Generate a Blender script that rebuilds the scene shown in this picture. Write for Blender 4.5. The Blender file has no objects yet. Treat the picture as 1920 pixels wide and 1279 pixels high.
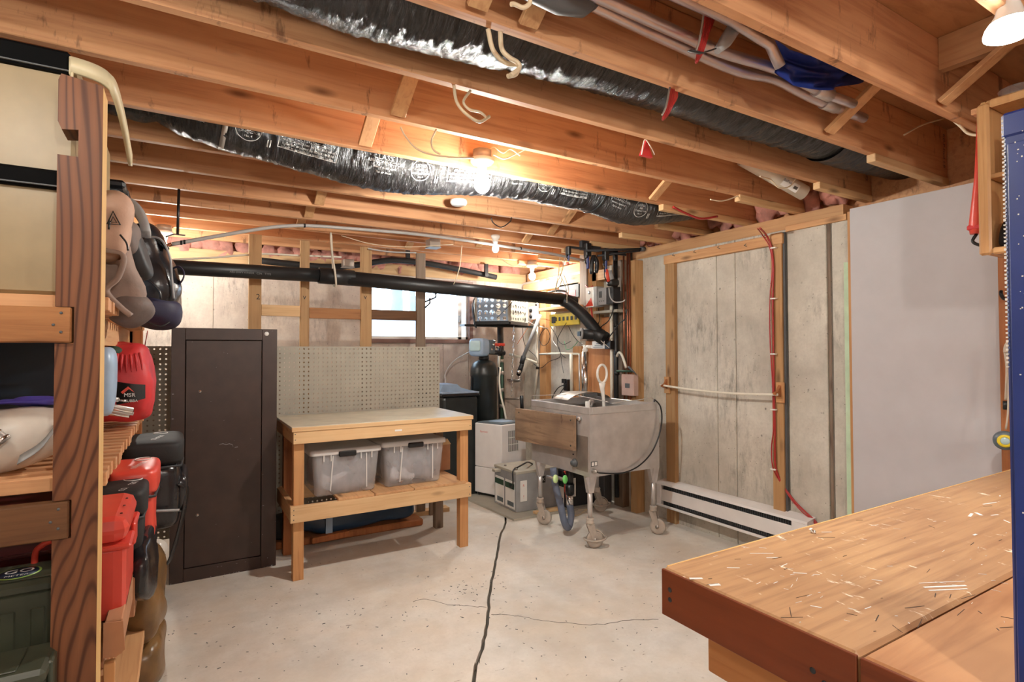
import bpy, bmesh, math, random
from mathutils import Vector, Matrix, noise
sc = bpy.context.scene
C = sc.collection
PI = math.pi

# ------------------------------------------------------------ camera
EYE = Vector((0, 0, 1.45))
FPX, CYPX = 1040.0, 637.3
_yaw, _pit, _rol = math.radians(30.83), math.radians(1.17), math.radians(-.137)
FW = Vector((math.sin(_yaw)*math.cos(_pit), math.cos(_yaw)*math.cos(_pit), math.sin(_pit)))
_rt = Vector((math.cos(_yaw), -math.sin(_yaw), 0))
_up = _rt.cross(FW)
RT = math.cos(_rol)*_rt + math.sin(_rol)*_up
UP = -math.sin(_rol)*_rt + math.cos(_rol)*_up
cam = bpy.data.cameras.new('camera')
camo = bpy.data.objects.new('camera', cam); C.objects.link(camo)
camo.matrix_world = Matrix.Translation(EYE) @ Matrix((RT, UP, -FW)).transposed().to_4x4()
cam.sensor_width = 36.0
cam.lens = FPX*36.0/1920.0
cam.shift_y = (CYPX-639.5)/1920.0
cam.clip_start = .02
sc.camera = camo

# ------------------------------------------------------------ light
sc.view_settings.view_transform = 'Standard'
sc.view_settings.look = 'None'
sc.view_settings.gamma = 1
sc.view_settings.use_curve_mapping = False
sc.view_settings.exposure = 1.12
BULB = 1.0          # overall lamp strength
w = bpy.data.worlds.new('world'); sc.world = w; w.use_nodes = True
_bg = w.node_tree.nodes['Background']
_sky = w.node_tree.nodes.new('ShaderNodeTexSky'); _sky.sky_type = 'HOSEK_WILKIE'
_sky.turbidity = 4; _sky.ground_albedo = .4; _sky.sun_direction = (-.3, .5, .8)
w.node_tree.links.new(_sky.outputs[0], _bg.inputs[0]); _bg.inputs[1].default_value = 22
try:
    sc.cycles.max_bounces = 10; sc.cycles.diffuse_bounces = 6; sc.cycles.transparent_max_bounces = 12
    sc.cycles.sample_clamp_indirect = 6
except Exception: pass

def point_lamp(name, loc, power, r=.03, col=(1, .98, .91)):
    l = bpy.data.lights.new(name, 'POINT'); l.energy = power*BULB; l.shadow_soft_size = r; l.color = col
    o = bpy.data.objects.new(name, l); o.location = loc; C.objects.link(o); return o

def at(px, py, x=None, y=None, z=None):
    """point of the photograph's pixel on a plane of the room"""
    d = RT*((px-960)/FPX) - UP*((py-CYPX)/FPX) + FW
    if x is not None: t = (x-EYE.x)/d.x
    elif y is not None: t = (y-EYE.y)/d.y
    else: t = (z-EYE.z)/d.z
    return EYE + d*t
def V(*a): return Vector(a)

# ------------------------------------------------------------ materials
MATS = {}
class NT:
    def __init__(s, name):
        s.m = bpy.data.materials.new(name); s.m.use_nodes = True
        s.t = s.m.node_tree; s.p = s.t.nodes['Principled BSDF']
    def n(s, typ, **k):
        nd = s.t.nodes.new(typ)
        for a, v in k.items(): setattr(nd, a, v)
        return nd
    def l(s, a, b): s.t.links.new(a, b)
    def noise(s, vec, scale, detail=4, rough=.55, dist=0):
        n = s.n('ShaderNodeTexNoise'); n.inputs['Scale'].default_value = scale
        n.inputs['Detail'].default_value = detail; n.inputs['Roughness'].default_value = rough
        n.inputs['Distortion'].default_value = dist
        if vec is not None: s.l(vec, n.inputs['Vector'])
        return n.outputs[0]
    def ramp(s, fac, stops):
        r = s.n('ShaderNodeValToRGB'); e = r.color_ramp.elements
        while len(e) < len(stops): e.new(.5)
        for el, (p, c) in zip(e, stops):
            el.position = p; el.color = (*c, 1) if len(c) == 3 else c
        s.l(fac, r.inputs[0]); return r.outputs[0]
    def mix(s, fac, a, b, mode='MIX'):
        m = s.n('ShaderNodeMix', data_type='RGBA', blend_type=mode)
        for i, v in ((0, fac), (6, a), (7, b)):
            if isinstance(v, (int, float)): m.inputs[i].default_value = v
            elif isinstance(v, tuple): m.inputs[i].default_value = (*v, 1)
            else: s.l(v, m.inputs[i])
        return m.outputs[2]
    def bump(s, h, strength=.3, dist=.01, nrm=None):
        b = s.n('ShaderNodeBump'); b.inputs['Strength'].default_value = strength
        b.inputs['Distance'].default_value = dist; s.l(h, b.inputs['Height'])
        if nrm is not None: s.l(nrm, b.inputs['Normal'])
        s.l(b.outputs[0], s.p.inputs['Normal']); return b.outputs[0]
    def coords(s, scale=(1, 1, 1), rnd=True):
        tc = s.n('ShaderNodeTexCoord'); mp = s.n('ShaderNodeMapping')
        mp.inputs['Scale'].default_value = scale
        if rnd:
            oi = s.n('ShaderNodeObjectInfo'); mu = s.n('ShaderNodeVectorMath', operation='MULTIPLY')
            cb = s.n('ShaderNodeCombineXYZ')
            for i in range(3): s.l(oi.outputs['Random'], cb.inputs[i])
            mu.inputs[1].default_value = (13.7, 7.3, 23.1); s.l(cb.outputs[0], mu.inputs[0])
            ad = s.n('ShaderNodeVectorMath', operation='ADD')
            s.l(tc.outputs['Object'], ad.inputs[0]); s.l(mu.outputs[0], ad.inputs[1])
            s.l(ad.outputs[0], mp.inputs[0])
        else: s.l(tc.outputs['Object'], mp.inputs[0])
        return mp.outputs[0]

def lin(r, g, b):
    f = lambda c: ((c/255)/12.92 if c/255 <= .04045 else ((c/255+.055)/1.055)**2.4)
    return (f(r), f(g), f(b))
def plain(name, rgb, rough=.5, metal=0, spec=.5, bump=0, var=.06, bscale=120, **k):
    if name in MATS: return MATS[name]
    t = NT(name); c = lin(*rgb); v = t.coords()
    n = t.noise(v, 9, 5)
    t.l(t.ramp(n, [(.3, tuple(x*(1-var*2) for x in c)), (.7, tuple(min(1, x*(1+var*2)) for x in c))]), t.p.inputs['Base Color'])
    t.p.inputs['Roughness'].default_value = rough; t.p.inputs['Metallic'].default_value = metal
    t.p.inputs['Specular IOR Level'].default_value = spec
    for a, b in k.items(): t.p.inputs[a].default_value = b
    if bump: t.bump(t.noise(v, bscale, 3), bump, .003)
    MATS[name] = t.m; return t.m
def wood(name, light, dark, axis='x', fine=26, along=1.2, rough=.62, rings=False, tint=.18, stain=0, knots=True, spots=0):
    if name in MATS: return MATS[name]
    t = NT(name); a, b = lin(*light), lin(*dark)
    sc_ = {'x': (along, fine, fine), 'y': (fine, along, fine), 'z': (fine, fine, along)}[axis]
    v = t.coords(sc_); v1 = t.coords((1, 1, 1))
    g = t.noise(v, 1.6, 6, .6, .6)
    if rings:
        sc2 = {'x': (.9, 7, 7), 'y': (7, .9, 7), 'z': (7, 7, .9)}[axis]
        vv = t.coords(sc2); nz = t.noise(vv, .42, 2, .45, .25)
        m = t.n('ShaderNodeMath', operation='MULTIPLY'); m.inputs[1].default_value = 330; t.l(nz, m.inputs[0])
        sn = t.n('ShaderNodeMath', operation='SINE'); t.l(m.outputs[0], sn.inputs[0])
        ma = t.n('ShaderNodeMath', operation='MULTIPLY_ADD'); ma.inputs[1].default_value = .32; ma.inputs[2].default_value = .42
        t.l(sn.outputs[0], ma.inputs[0])
        col = t.ramp(ma.outputs[0], [(.1, a), (.55, tuple((x*.75+y*.25) for x, y in zip(a, b))), (.74, b)])
        col = t.mix(t.ramp(g, [(.3, (0, 0, 0)), (.75, (.45, .45, .45))]), col, b)
    else:
        col = t.ramp(g, [(.25, a), (.5, tuple(.75*x+.25*y for x, y in zip(a, b))), (.78, b)])
    big = t.noise(v1, 2.2, 3)
    col = t.mix(t.ramp(big, [(.35, (0, 0, 0)), (.7, (tint*2,)*3)]), col, b)
    oi = t.n('ShaderNodeObjectInfo')
    r = t.ramp(oi.outputs['Random'], [(0, (.86,)*3), (1, (1.0, .98, .95))])
    col = t.mix(1.0, col, r, 'MULTIPLY')
    if knots:
        vk = t.coords({'x': (2.2, 7, 7), 'y': (7, 2.2, 7), 'z': (7, 7, 2.2)}[axis])
        vo = t.n('ShaderNodeTexVoronoi'); vo.inputs['Scale'].default_value = 1; t.l(vk, vo.inputs['Vector'])
        kn = t.ramp(vo.outputs['Distance'], [(.04, (.85,)*3), (.16, (0, 0, 0))])
        col = t.mix(kn, col, tuple(x*.35 for x in b))
    if stain:
        vs = t.coords({'x': (9, 5, 2.6), 'y': (5, 9, 2.6), 'z': (4, 4, 3)}[axis])
        st = t.ramp(t.noise(vs, 1.3, 5, .7), [(.60, (0, 0, 0)), (.68, (stain,)*3)])
        col = t.mix(st, col, lin(70, 45, 35))
    if spots:
        st = t.ramp(t.noise(t.coords((30, 9, 14)), 1.0, 4, .75, .4), [(.63, (0, 0, 0)), (.67, (spots,)*3)])
        col = t.mix(st, col, lin(240, 228, 205))
    t.l(col, t.p.inputs['Base Color'])
    t.p.inputs['Roughness'].default_value = rough; t.p.inputs['Specular IOR Level'].default_value = .3
    t.bump(g, .25, .002)
    MATS[name] = t.m; return t.m
def concrete(name, base, dark, light, pits=.8, bscale=1.0, rough=.85, streak=False, seams=None):
    if name in MATS: return MATS[name]
    t = NT(name); v = t.coords(rnd=False)
    n1 = t.noise(v, 1.4, 6, .62); n2 = t.noise(v, 9, 6, .7); n3 = t.noise(v, 60, 4, .6)
    c0, c1, c2 = lin(*dark), lin(*base), lin(*light)
    col = t.ramp(n1, [(.3, c0), (.5, c1), (.7, c2)])
    col = t.mix(t.ramp(n2, [(.42, (0, 0, 0)), (.75, (.5,)*3)]), col, c0)
    col = t.mix(t.ramp(n3, [(.45, (0, 0, 0)), (.8, (.28,)*3)]), col, c0)
    if streak:
        vs = t.coords((26, 26, 7), rnd=False)
        fine = t.ramp(t.noise(vs, 1, 6, .75), [(.46, (0, 0, 0)), (.66, (.75,)*3)])
        blob = t.ramp(t.noise(t.coords((1.6, 1.6, 1.3), rnd=False), 1.5, 4, .6), [(.48, (.08,)*3), (.66, (1, 1, 1))])
        col = t.mix(t.mix(1, fine, blob, 'MULTIPLY'), col, tuple(x*.5 for x in c0))
        v2 = t.n('ShaderNodeTexVoronoi'); v2.inputs['Scale'].default_value = 34; t.l(v, v2.inputs['Vector'])
        p2 = t.mix(1, t.ramp(v2.outputs['Distance'], [(.07, (.8,)*3), (.16, (0, 0, 0))]), t.ramp(t.noise(v, 7, 3), [(.5, (0, 0, 0)), (.56, (1, 1, 1))]), 'MULTIPLY')
        col = t.mix(p2, col, tuple(x*.35 for x in c0))
    if 'floor' in name:
        sp = t.ramp(t.noise(t.coords((8, 22, 8), rnd=False), 1.6, 4, .8, .3), [(.66, (0, 0, 0)), (.70, (.8,)*3)])
        col = t.mix(sp, col, lin(96, 86, 76))
        sp = t.ramp(t.noise(t.coords((1, 1, 1), rnd=False), 2.3, 3, .6), [(.35, (0, 0, 0)), (.7, (.4,)*3)])
        col = t.mix(sp, col, lin(204, 180, 150))
    vo = t.n('ShaderNodeTexVoronoi'); vo.inputs['Scale'].default_value = 14; t.l(t.coords((1, 1, .8), rnd=False), vo.inputs['Vector'])
    pit = t.ramp(vo.outputs['Distance'], [(.05, (pits,)*3), (.13, (0, 0, 0))])
    msk = t.ramp(t.noise(v, 5, 3), [(.5, (0, 0, 0)), (.6, (1, 1, 1))])
    pit = t.mix(1, pit, msk, 'MULTIPLY')
    col = t.mix(pit, col, tuple(x*.3 for x in c0))
    t.l(col, t.p.inputs['Base Color']); t.p.inputs['Roughness'].default_value = rough
    t.p.inputs['Specular IOR Level'].default_value = .25
    sb = t.mix(.5, n3, pit, 'SUBTRACT')
    t.bump(sb, .35*bscale, .004)
    MATS[name] = t.m; return t.m
def glow(name, rgb, strength):
    if name in MATS: return MATS[name]
    t = NT(name); t.p.inputs['Base Color'].default_value = (1, 1, 1, 1)
    t.p.inputs['Emission Color'].default_value = (*rgb, 1); t.p.inputs['Emission Strength'].default_value = strength
    MATS[name] = t.m; return t.m
def clear(name, rgb, alpha=.35, rough=.25):
    if name in MATS: return MATS[name]
    t = NT(name); t.p.inputs['Base Color'].default_value = (*lin(*rgb), 1)
    t.p.inputs['Roughness'].default_value = rough; t.p.inputs['Alpha'].default_value = alpha
    MATS[name] = t.m; return t.m

M = dict(
 joist=wood('joist_wood', (228, 176, 130), (176, 118, 82), 'x', stain=.6, fine=22),
 soft_y=wood('softwood_y', (220, 176, 128), (180, 128, 88), 'y'),
 soft_x=wood('softwood_x', (232, 198, 152), (200, 156, 110), 'x'),
 soft_z=wood('softwood_z', (214, 164, 112), (170, 116, 74), 'z'),
 stud=wood('stud_wood', (196, 158, 112), (150, 108, 70), 'z'),
 stud_grey=wood('weathered_stud', (150, 132, 116), (112, 92, 76), 'z'),
 stud_red=wood('red_brown_stud', (186, 120, 74), (130, 74, 42), 'z'),
 cedar=wood('cedar_post', (134, 86, 56), (78, 44, 27), 'z', rings=True, rough=.5, knots=False),
 cut=wood('pale_edge_wood', (236, 198, 136), (214, 168, 104), 'z', knots=False),  # paler wood for one side of the post and the bench edge
 rail=wood('rail_wood', (178, 126, 80), (128, 80, 46), 'x'),
 rail_old=wood('old_rail_wood', (120, 84, 54), (76, 48, 30), 'x'),
 slat=wood('slat_wood', (226, 176, 130), (182, 124, 84), 'x', knots=False),
 ply=wood('plywood_subfloor', (190, 140, 96), (150, 100, 66), 'x', fine=14, along=3, knots=False),
 barn=wood('barn_board', (176, 148, 120), (104, 82, 68), 'y', fine=12, tint=.35, stain=.7),
 bench=wood('bench_top_wood', (212, 168, 122), (152, 110, 80), 'x', fine=30, along=1.5, rough=.42, spots=.9, knots=False, tint=.3),
 bench2=wood('bench_front_plank', (226, 172, 122), (150, 98, 64), 'x', fine=9, along=.8, rough=.4, knots=False, tint=.45),
 bench_end=wood('bench_end_wood', (128, 66, 38), (84, 38, 22), 'y', fine=16, rough=.38, knots=False),
 bench_leg=wood('bench_leg_wood', (206, 146, 92), (168, 108, 64), 'y', fine=14, knots=False),
 pine=wood('varnished_pine', (206, 162, 112), (170, 122, 78), 'z', knots=False, rough=.35),
 panelply=wood('orange_plywood', (226, 164, 112), (190, 124, 80), 'z', fine=12, rough=.6),
 floor=concrete('floor_concrete', (214, 210, 203), (188, 182, 173), (228, 223, 215), pits=.5, bscale=.6, rough=.62),
 wall=concrete('wall_concrete', (202, 196, 184), (170, 163, 152), (218, 212, 200), streak=True),
 wallb=concrete('back_wall_concrete', (202, 190, 178), (174, 158, 150), (218, 206, 192), streak=True),
 groove=plain('groove_dirt', (86, 80, 72), .95),
 white=plain('white_paint', (226, 222, 220), .45, var=.02),
 panel=plain('white_panel_board', (188, 184, 186), .55, var=.015),
 ceramic=plain('white_ceramic', (238, 234, 226), .25, var=.01),
 black=plain('black_plastic', (22, 22, 24), .38, var=.1),
 blackm=plain('matt_black', (26, 25, 26), .7, bump=.2),
 dark=plain('charcoal_grey', (40, 40, 42), .6),  # one even dark grey for zips, bolts, cases and racks
 abs=plain('black_drain_pipe', (30, 30, 31), .42, var=.08),
 grey=plain('grey_plastic', (150, 150, 150), .45),
 dgrey=plain('dark_grey_plastic', (84, 86, 88), .5),
 pvc=plain('white_pipe', (226, 220, 204), .35, var=.03),
 greypipe=plain('grey_pipe', (176, 172, 168), .4, var=.04),
 steel=plain('brushed_steel', (204, 200, 198), .33, metal=.6, var=.06, bump=.05, bscale=40),
 steel2=plain('dull_steel', (170, 164, 158), .42, metal=.8, var=.1),
 chrome=plain('chrome', (225, 225, 225), .15, metal=1, var=.01),
 castor=plain('dusty_castor', (172, 160, 148), .8, var=.12),
 copper=plain('copper', (168, 104, 78), .35, metal=.85, var=.12),
 silver=plain('silver_pipe_wrap', (206, 196, 198), .3, metal=.85, var=.06),
 brown=plain('brown_locker_paint', (58, 42, 36), .42, var=.1, bump=.06, bscale=60),
 brownd=plain('dark_gap', (20, 16, 14), .8),
 red=plain('red_plastic', (214, 74, 60), .36, var=.04),
 dred=plain('dark_red_plastic', (78, 16, 18), .4),
 redfab=plain('red_nylon', (190, 46, 50), .55, var=.1, bump=.4, bscale=30),
 redcord=plain('red_cable', (168, 46, 44), .4),
 pink=plain('pink_insulation', (196, 138, 124), .95, var=.2, bump=.6, bscale=50),
 navy=plain('navy_fabric', (36, 34, 60), .6, bump=.2),
 blackgloss=plain('black_coated_fabric', (34, 33, 36), .22, bump=.5, bscale=38, var=.1),
 taupe=plain('taupe_fabric', (142, 120, 108), .75, bump=.3, var=.12),
 taupe2=plain('grey_brown_fabric', (104, 90, 84), .7, bump=.3, var=.12),
 green=plain('green_fabric', (44, 70, 52), .7, bump=.3),
 olive=plain('olive_metal', (62, 66, 52), .42, var=.12),
 teal=plain('dark_blue_plastic', (30, 56, 82), .3),
 blue=plain('blue_enamel', (30, 52, 122), .3, var=.06),
 tarp=plain('blue_tarp', (44, 66, 150), .45, bump=.3, bscale=20),
 cream=plain('cream_plastic', (150, 130, 96), .42, var=.05),
 creaml=plain('light_cream_plastic', (205, 192, 158), .4, var=.03),
 cardboard=plain('cardboard', (176, 126, 92), .8),
 bagbrown=plain('brown_plastic_bag', (122, 92, 56), .3, bump=.6, bscale=26, var=.15),
 yellow=plain('yellow_plastic', (226, 200, 50), .4),
 lime=plain('lime_valve', (120, 210, 110), .4),
 greenp=plain('bright_green', (40, 150, 90), .5),
 sheet=plain('grey_hardboard', (168, 162, 148), .6, var=.04),
 counter=plain('grey_laminate', (190, 182, 162), .45, var=.06),
 bluegrey=plain('blue_grey_plastic', (150, 172, 196), .4),
 headgrey=plain('valve_head_grey', (88, 98, 104), .4),
 lcd=plain('display_window', (178, 204, 208), .2),
 rope=plain('rope', (196, 184, 166), .9, bump=.5, bscale=200),
 cable=plain('white_cable', (222, 206, 176), .45),
 zinc=plain('galvanised_strap', (170, 160, 150), .45, metal=.6),
 ink=plain('white_print', (205, 203, 200), .6, var=.01),
 inkb=plain('black_print', (24, 24, 24), .6, var=.01),
 inkr=plain('red_print', (210, 70, 50), .5),
 paper=plain('white_label', (228, 226, 222), .55, var=.01),
 lav=plain('violet_cloth', (80, 70, 170), .6),
 offwhite=plain('off_white_shell', (206, 196, 184), .4),
 mintedge=plain('pale_green_board_edge', (186, 210, 180), .7),
 orange=plain('orange_cord', (230, 120, 50), .5),
)
def duct_mat():
    t = NT('black_duct_film'); v = t.coords((1, 1, 1), rnd=False)
    t.p.inputs['Base Color'].default_value = (*lin(26, 25, 27), 1)
    t.p.inputs['Roughness'].default_value = .24; t.p.inputs['Specular IOR Level'].default_value = .8
    a = t.noise(t.coords((60, 11, 11), rnd=False), 1.2, 6, .65, 1.2)
    t.bump(a, .9, .014); return t.m
M['duct'] = duct_mat()
def pvc_clear():
    t = NT('clear_storage_plastic')
    t.p.inputs['Base Color'].default_value = (*lin(214, 214, 218), 1)
    t.p.inputs['Roughness'].default_value = .18; t.p.inputs['Alpha'].default_value = .34
    t.l(t.ramp(t.noise(t.coords((3, 3, 2)), 3, 4), [(.3, (.3,)*3), (.7, (.46,)*3)]), t.p.inputs['Alpha'])
    return t.m
M['clear'] = pvc_clear()
M['lidclear'] = clear('clear_lid', (226, 224, 222), .72, .25)
M['glass'] = clear('window_glass', (220, 235, 235), .1, .03)

# ------------------------------------------------------------ mesh building
WL = {}
def empty(name, loc, label=None, cat=None, group=None, rz=0):
    o = bpy.data.objects.new(name, None); C.objects.link(o)
    o.location = loc; o.rotation_euler = (0, 0, rz); o.empty_display_size = .05
    WL[o.name] = Vector(loc)
    tag(o, label, cat, group); return o
def tag(o, label=None, cat=None, group=None, kind=None):
    if label: o['label'] = label
    if cat: o['category'] = cat
    if group: o['group'] = group
    if kind: o['kind'] = kind
    return o

class MB:
    def __init__(s): s.v = []; s.f = []; s.sm = []
    def add(s, vs, fs, smooth=False):
        k = len(s.v); s.v += [Vector(q) for q in vs]
        for f in fs: s.f.append(tuple(i+k for i in f)); s.sm.append(smooth)
        return s
    def box(s, x0, x1, y0, y1, z0, z1, b=0, rot=None, piv=None):
        if x0 > x1: x0, x1 = x1, x0
        if y0 > y1: y0, y1 = y1, y0
        if z0 > z1: z0, z1 = z1, z0
        if b <= 0:
            vs = [(x, y, z) for x in (x0, x1) for y in (y0, y1) for z in (z0, z1)]
            fs = [(0, 1, 3, 2), (4, 6, 7, 5), (0, 4, 5, 1), (2, 3, 7, 6), (0, 2, 6, 4), (1, 5, 7, 3)]
        else:
            b = min(b, (x1-x0)*.45, (y1-y0)*.45, (z1-z0)*.45)
            bm = bmesh.new(); bmesh.ops.create_cube(bm, size=1)
            for q in bm.verts:
                q.co = Vector(((x0+x1)/2+q.co.x*(x1-x0), (y0+y1)/2+q.co.y*(y1-y0), (z0+z1)/2+q.co.z*(z1-z0)))
            bmesh.ops.bevel(bm, geom=bm.edges[:], offset=b, segments=2 if b > .012 else 1, affect='EDGES', profile=.5)
            bm.verts.index_update()
            vs = [q.co.copy() for q in bm.verts]; fs = [tuple(q.index for q in f.verts) for f in bm.faces]; bm.free()
        if rot is not None:
            c = Vector(piv) if piv is not None else Vector(((x0+x1)/2, (y0+y1)/2, (z0+z1)/2))
            R = rot.to_3x3(); vs = [c+R@(Vector(q)-c) for q in vs]
        return s.add(vs, fs)
    def bar(s, p0, p1, w, t, up=(0, 0, 1), b=0):
        """a board from p0 to p1, w across, t thick (thickness along up)"""
        p0, p1 = Vector(p0), Vector(p1); d = p1-p0; L = d.length; d.normalize()
        u = Vector(up); sd = d.cross(u).normalized(); u = sd.cross(d).normalized()
        m = MB().box(0, L, -w/2, w/2, -t/2, t/2, b)
        R = Matrix((d, -sd, u)).transposed()
        return s.add([p0+R@q for q in m.v], m.f)
    def tube(s, pts, r, seg=8, closed=False, caps=True, sc=None):
        pts = [Vector(p) for p in pts]; n = len(pts)
        rr = r if isinstance(r, (list, tuple)) else [r]*n
        vs = []; prev = None
        for i, p in enumerate(pts):
            if closed: d = pts[(i+1) % n]-pts[i-1]
            else: d = pts[min(i+1, n-1)]-pts[max(i-1, 0)]
            if d.length < 1e-9: d = Vector((0, 0, 1))
            d.normalize()
            if prev is None:
                a = Vector((0, 0, 1)) if abs(d.z) < .9 else Vector((1, 0, 0))
                u = d.cross(a).normalized()
            else:
                u = (prev-d*prev.dot(d)).normalized()
            prev = u; q = d.cross(u)
            for k in range(seg):
                t = 2*PI*k/seg; vs.append(p+(u*math.cos(t)+q*math.sin(t))*rr[i])
        fs = []
        for i in range(n if closed else n-1):
            for k in range(seg):
                j = (i+1) % n
                fs.append((i*seg+k, i*seg+(k+1) % seg, j*seg+(k+1) % seg, j*seg+k))
        s.add(vs, fs, True)
        if caps and not closed:
            k0 = len(s.v)-len(vs)
            s.f.append(tuple(k0+k for k in reversed(range(seg)))); s.sm.append(False)
            s.f.append(tuple(k0+(n-1)*seg+k for k in range(seg))); s.sm.append(False)
        return s
    def cyl(s, p0, p1, r, r1=None, seg=20):
        return s.tube([p0, p1], [r, r if r1 is None else r1], seg)
    def lathe(s, prof, c, ax=(0, 0, 1), seg=24):
        c = Vector(c); a = Vector(ax).normalized()
        u = a.cross(Vector((1, 0, 0)) if abs(a.x) < .9 else Vector((0, 1, 0))).normalized(); q = a.cross(u)
        vs = []
        for r, h in prof:
            for k in range(seg):
                t = 2*PI*k/seg; vs.append(c+a*h+(u*math.cos(t)+q*math.sin(t))*max(r, 1e-5))
        fs = [(i*seg+k, i*seg+(k+1) % seg, (i+1)*seg+(k+1) % seg, (i+1)*seg+k) for i in range(len(prof)-1) for k in range(seg)]
        return s.add(vs, fs, True)
    def prism(s, poly, d, org=(0, 0, 0), ux=(1, 0, 0), uy=(0, 0, 1)):
        """polygon (in ux, uy) extruded by vector d"""
        o, ux, uy, d = Vector(org), Vector(ux), Vector(uy), Vector(d); n = len(poly)
        b = [o+ux*p[0]+uy*p[1] for p in poly]
        fs = [tuple(range(n)), tuple(reversed(range(n, 2*n)))]+[(i, i+n, (i+1) % n+n, (i+1) % n) for i in range(n)]
        return s.add(b+[q+d for q in b], fs)
    def strip(s, pts, wd, w, t):
        pts = [Vector(p) for p in pts]; wd = Vector(wd).normalized(); n = len(pts); vs = []
        for i, p in enumerate(pts):
            d = (pts[min(i+1, n-1)]-pts[max(i-1, 0)]).normalized(); nn = d.cross(wd).normalized()
            for a, b in ((-1, -1), (1, -1), (1, 1), (-1, 1)): vs.append(p+wd*(a*w/2)+nn*(b*t/2))
        fs = [(i*4+k, i*4+(k+1) % 4, i*4+4+(k+1) % 4, i*4+4+k) for i in range(n-1) for k in range(4)]
        fs += [(3, 2, 1, 0), tuple(4*(n-1)+k for k in range(4))]
        return s.add(vs, fs, True)
    def blob(s, c, sz, e=.5, amp=.0, fr=6, seed=0, nu=28, nv=18, rot=None, shape=None):
        """soft boxy lump: superellipsoid with folds"""
        c = Vector(c); vs = []
        sg = lambda a, p: math.copysign(abs(a)**p, a)
        for j in range(nv+1):
            ph = -PI/2+PI*j/nv
            for i in range(nu):
                th = 2*PI*i/nu
                q = Vector((sg(math.cos(ph), e)*sg(math.cos(th), e), sg(math.cos(ph), e)*sg(math.sin(th), e), sg(math.sin(ph), e)))
                if shape: q = shape(q)
                p = Vector((q.x*sz[0]/2, q.y*sz[1]/2, q.z*sz[2]/2))
                if amp: p += q.normalized()*amp*noise.noise(p*fr+Vector((seed*3.1, seed*7.7, seed)))*1.6
                if rot is not None: p = rot.to_3x3()@p
                vs.append(c+p)
        fs = [(j*nu+i, j*nu+(i+1) % nu, (j+1)*nu+(i+1) % nu, (j+1)*nu+i) for j in range(nv) for i in range(nu)]
        return s.add(vs, fs, True)
    def build(s, name, mat, parent=None, local=False, kind=None):
        me = bpy.data.meshes.new(name)
        off = Vector((0, 0, 0))
        if parent is not None and not local: off = WL.get(parent.name, off)
        me.from_pydata([tuple(q-off) for q in s.v], [], s.f)
        me.polygons.foreach_set('use_smooth', s.sm)
        me.materials.append(mat); me.validate()
        o = bpy.data.objects.new(name, me); C.objects.link(o)
        if parent is not None: o.parent = parent
        WL[o.name] = off
        if kind: o['kind'] = kind
        return o
    def single(s, name, mat, label, cat, group=None):
        """a thing made of one mesh, its origin at its base"""
        xs = [q.x for q in s.v]; ys = [q.y for q in s.v]; zs = [q.z for q in s.v]
        b = Vector(((min(xs)+max(xs))/2, (min(ys)+max(ys))/2, min(zs)))
        s.v = [q-b for q in s.v]
        o = s.build(name, mat); o.location = b; WL[o.name] = b
        return tag(o, label, cat, group)

def arc(c, r, a0, a1, n, u=(1, 0, 0), v=(0, 0, 1)):
    c, u, v = Vector(c), Vector(u), Vector(v)
    return [c+u*(r*math.cos(a0+(a1-a0)*i/n))+v*(r*math.sin(a0+(a1-a0)*i/n)) for i in range(n+1)]
def smooth(pts, n=6):
    """Catmull-Rom through the points"""
    P_ = [Vector(p) for p in pts]; P_ = [2*P_[0]-P_[1]]+P_+[2*P_[-1]-P_[-2]]; out = []
    for i in range(1, len(P_)-2):
        for k in range(n):
            t = k/n; a, b, c, d = P_[i-1:i+3]
            out.append(.5*((2*b)+(c-a)*t+(2*a-5*b+4*c-d)*t*t+(3*b-a-3*c+d)*t**3))
    out.append(P_[-2]); return out
def pxp(lst, **k): return [at(a, b, **k) for a, b in lst]

TXT = {}
def text_geo(s):
    if s in TXT: return TXT[s]
    cu = bpy.data.curves.new('t', 'FONT'); cu.body = s; cu.resolution_u = 2; cu.align_x = 'CENTER'; cu.align_y = 'CENTER'
    o = bpy.data.objects.new('t', cu); C.objects.link(o)
    dg = bpy.context.evaluated_depsgraph_get()
    me = bpy.data.meshes.new_from_object(o.evaluated_get(dg))
    r = ([v.co.copy() for v in me.vertices], [tuple(p.vertices) for p in me.polygons])
    bpy.data.objects.remove(o); bpy.data.curves.remove(cu); bpy.data.meshes.remove(me)
    TXT[s] = r; return r
def write(mb, s, c, size, ux, uy):
    """flat lettering centred on c"""
    c, ux, uy = Vector(c), Vector(ux).normalized(), Vector(uy).normalized()
    vs, fs = text_geo(s)
    return mb.add([c+ux*(q.x*size)+uy*(q.y*size) for q in vs], fs)

# ============================================================ THE ROOM
XL, XR, YB, YN, ZC, ZJ = -1.0, 3.6, 5.73, -2.4, 2.715, 2.43
def structure(name, loc=(0, 0, 0)):
    return tag(empty(name, loc), kind='structure')

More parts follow.
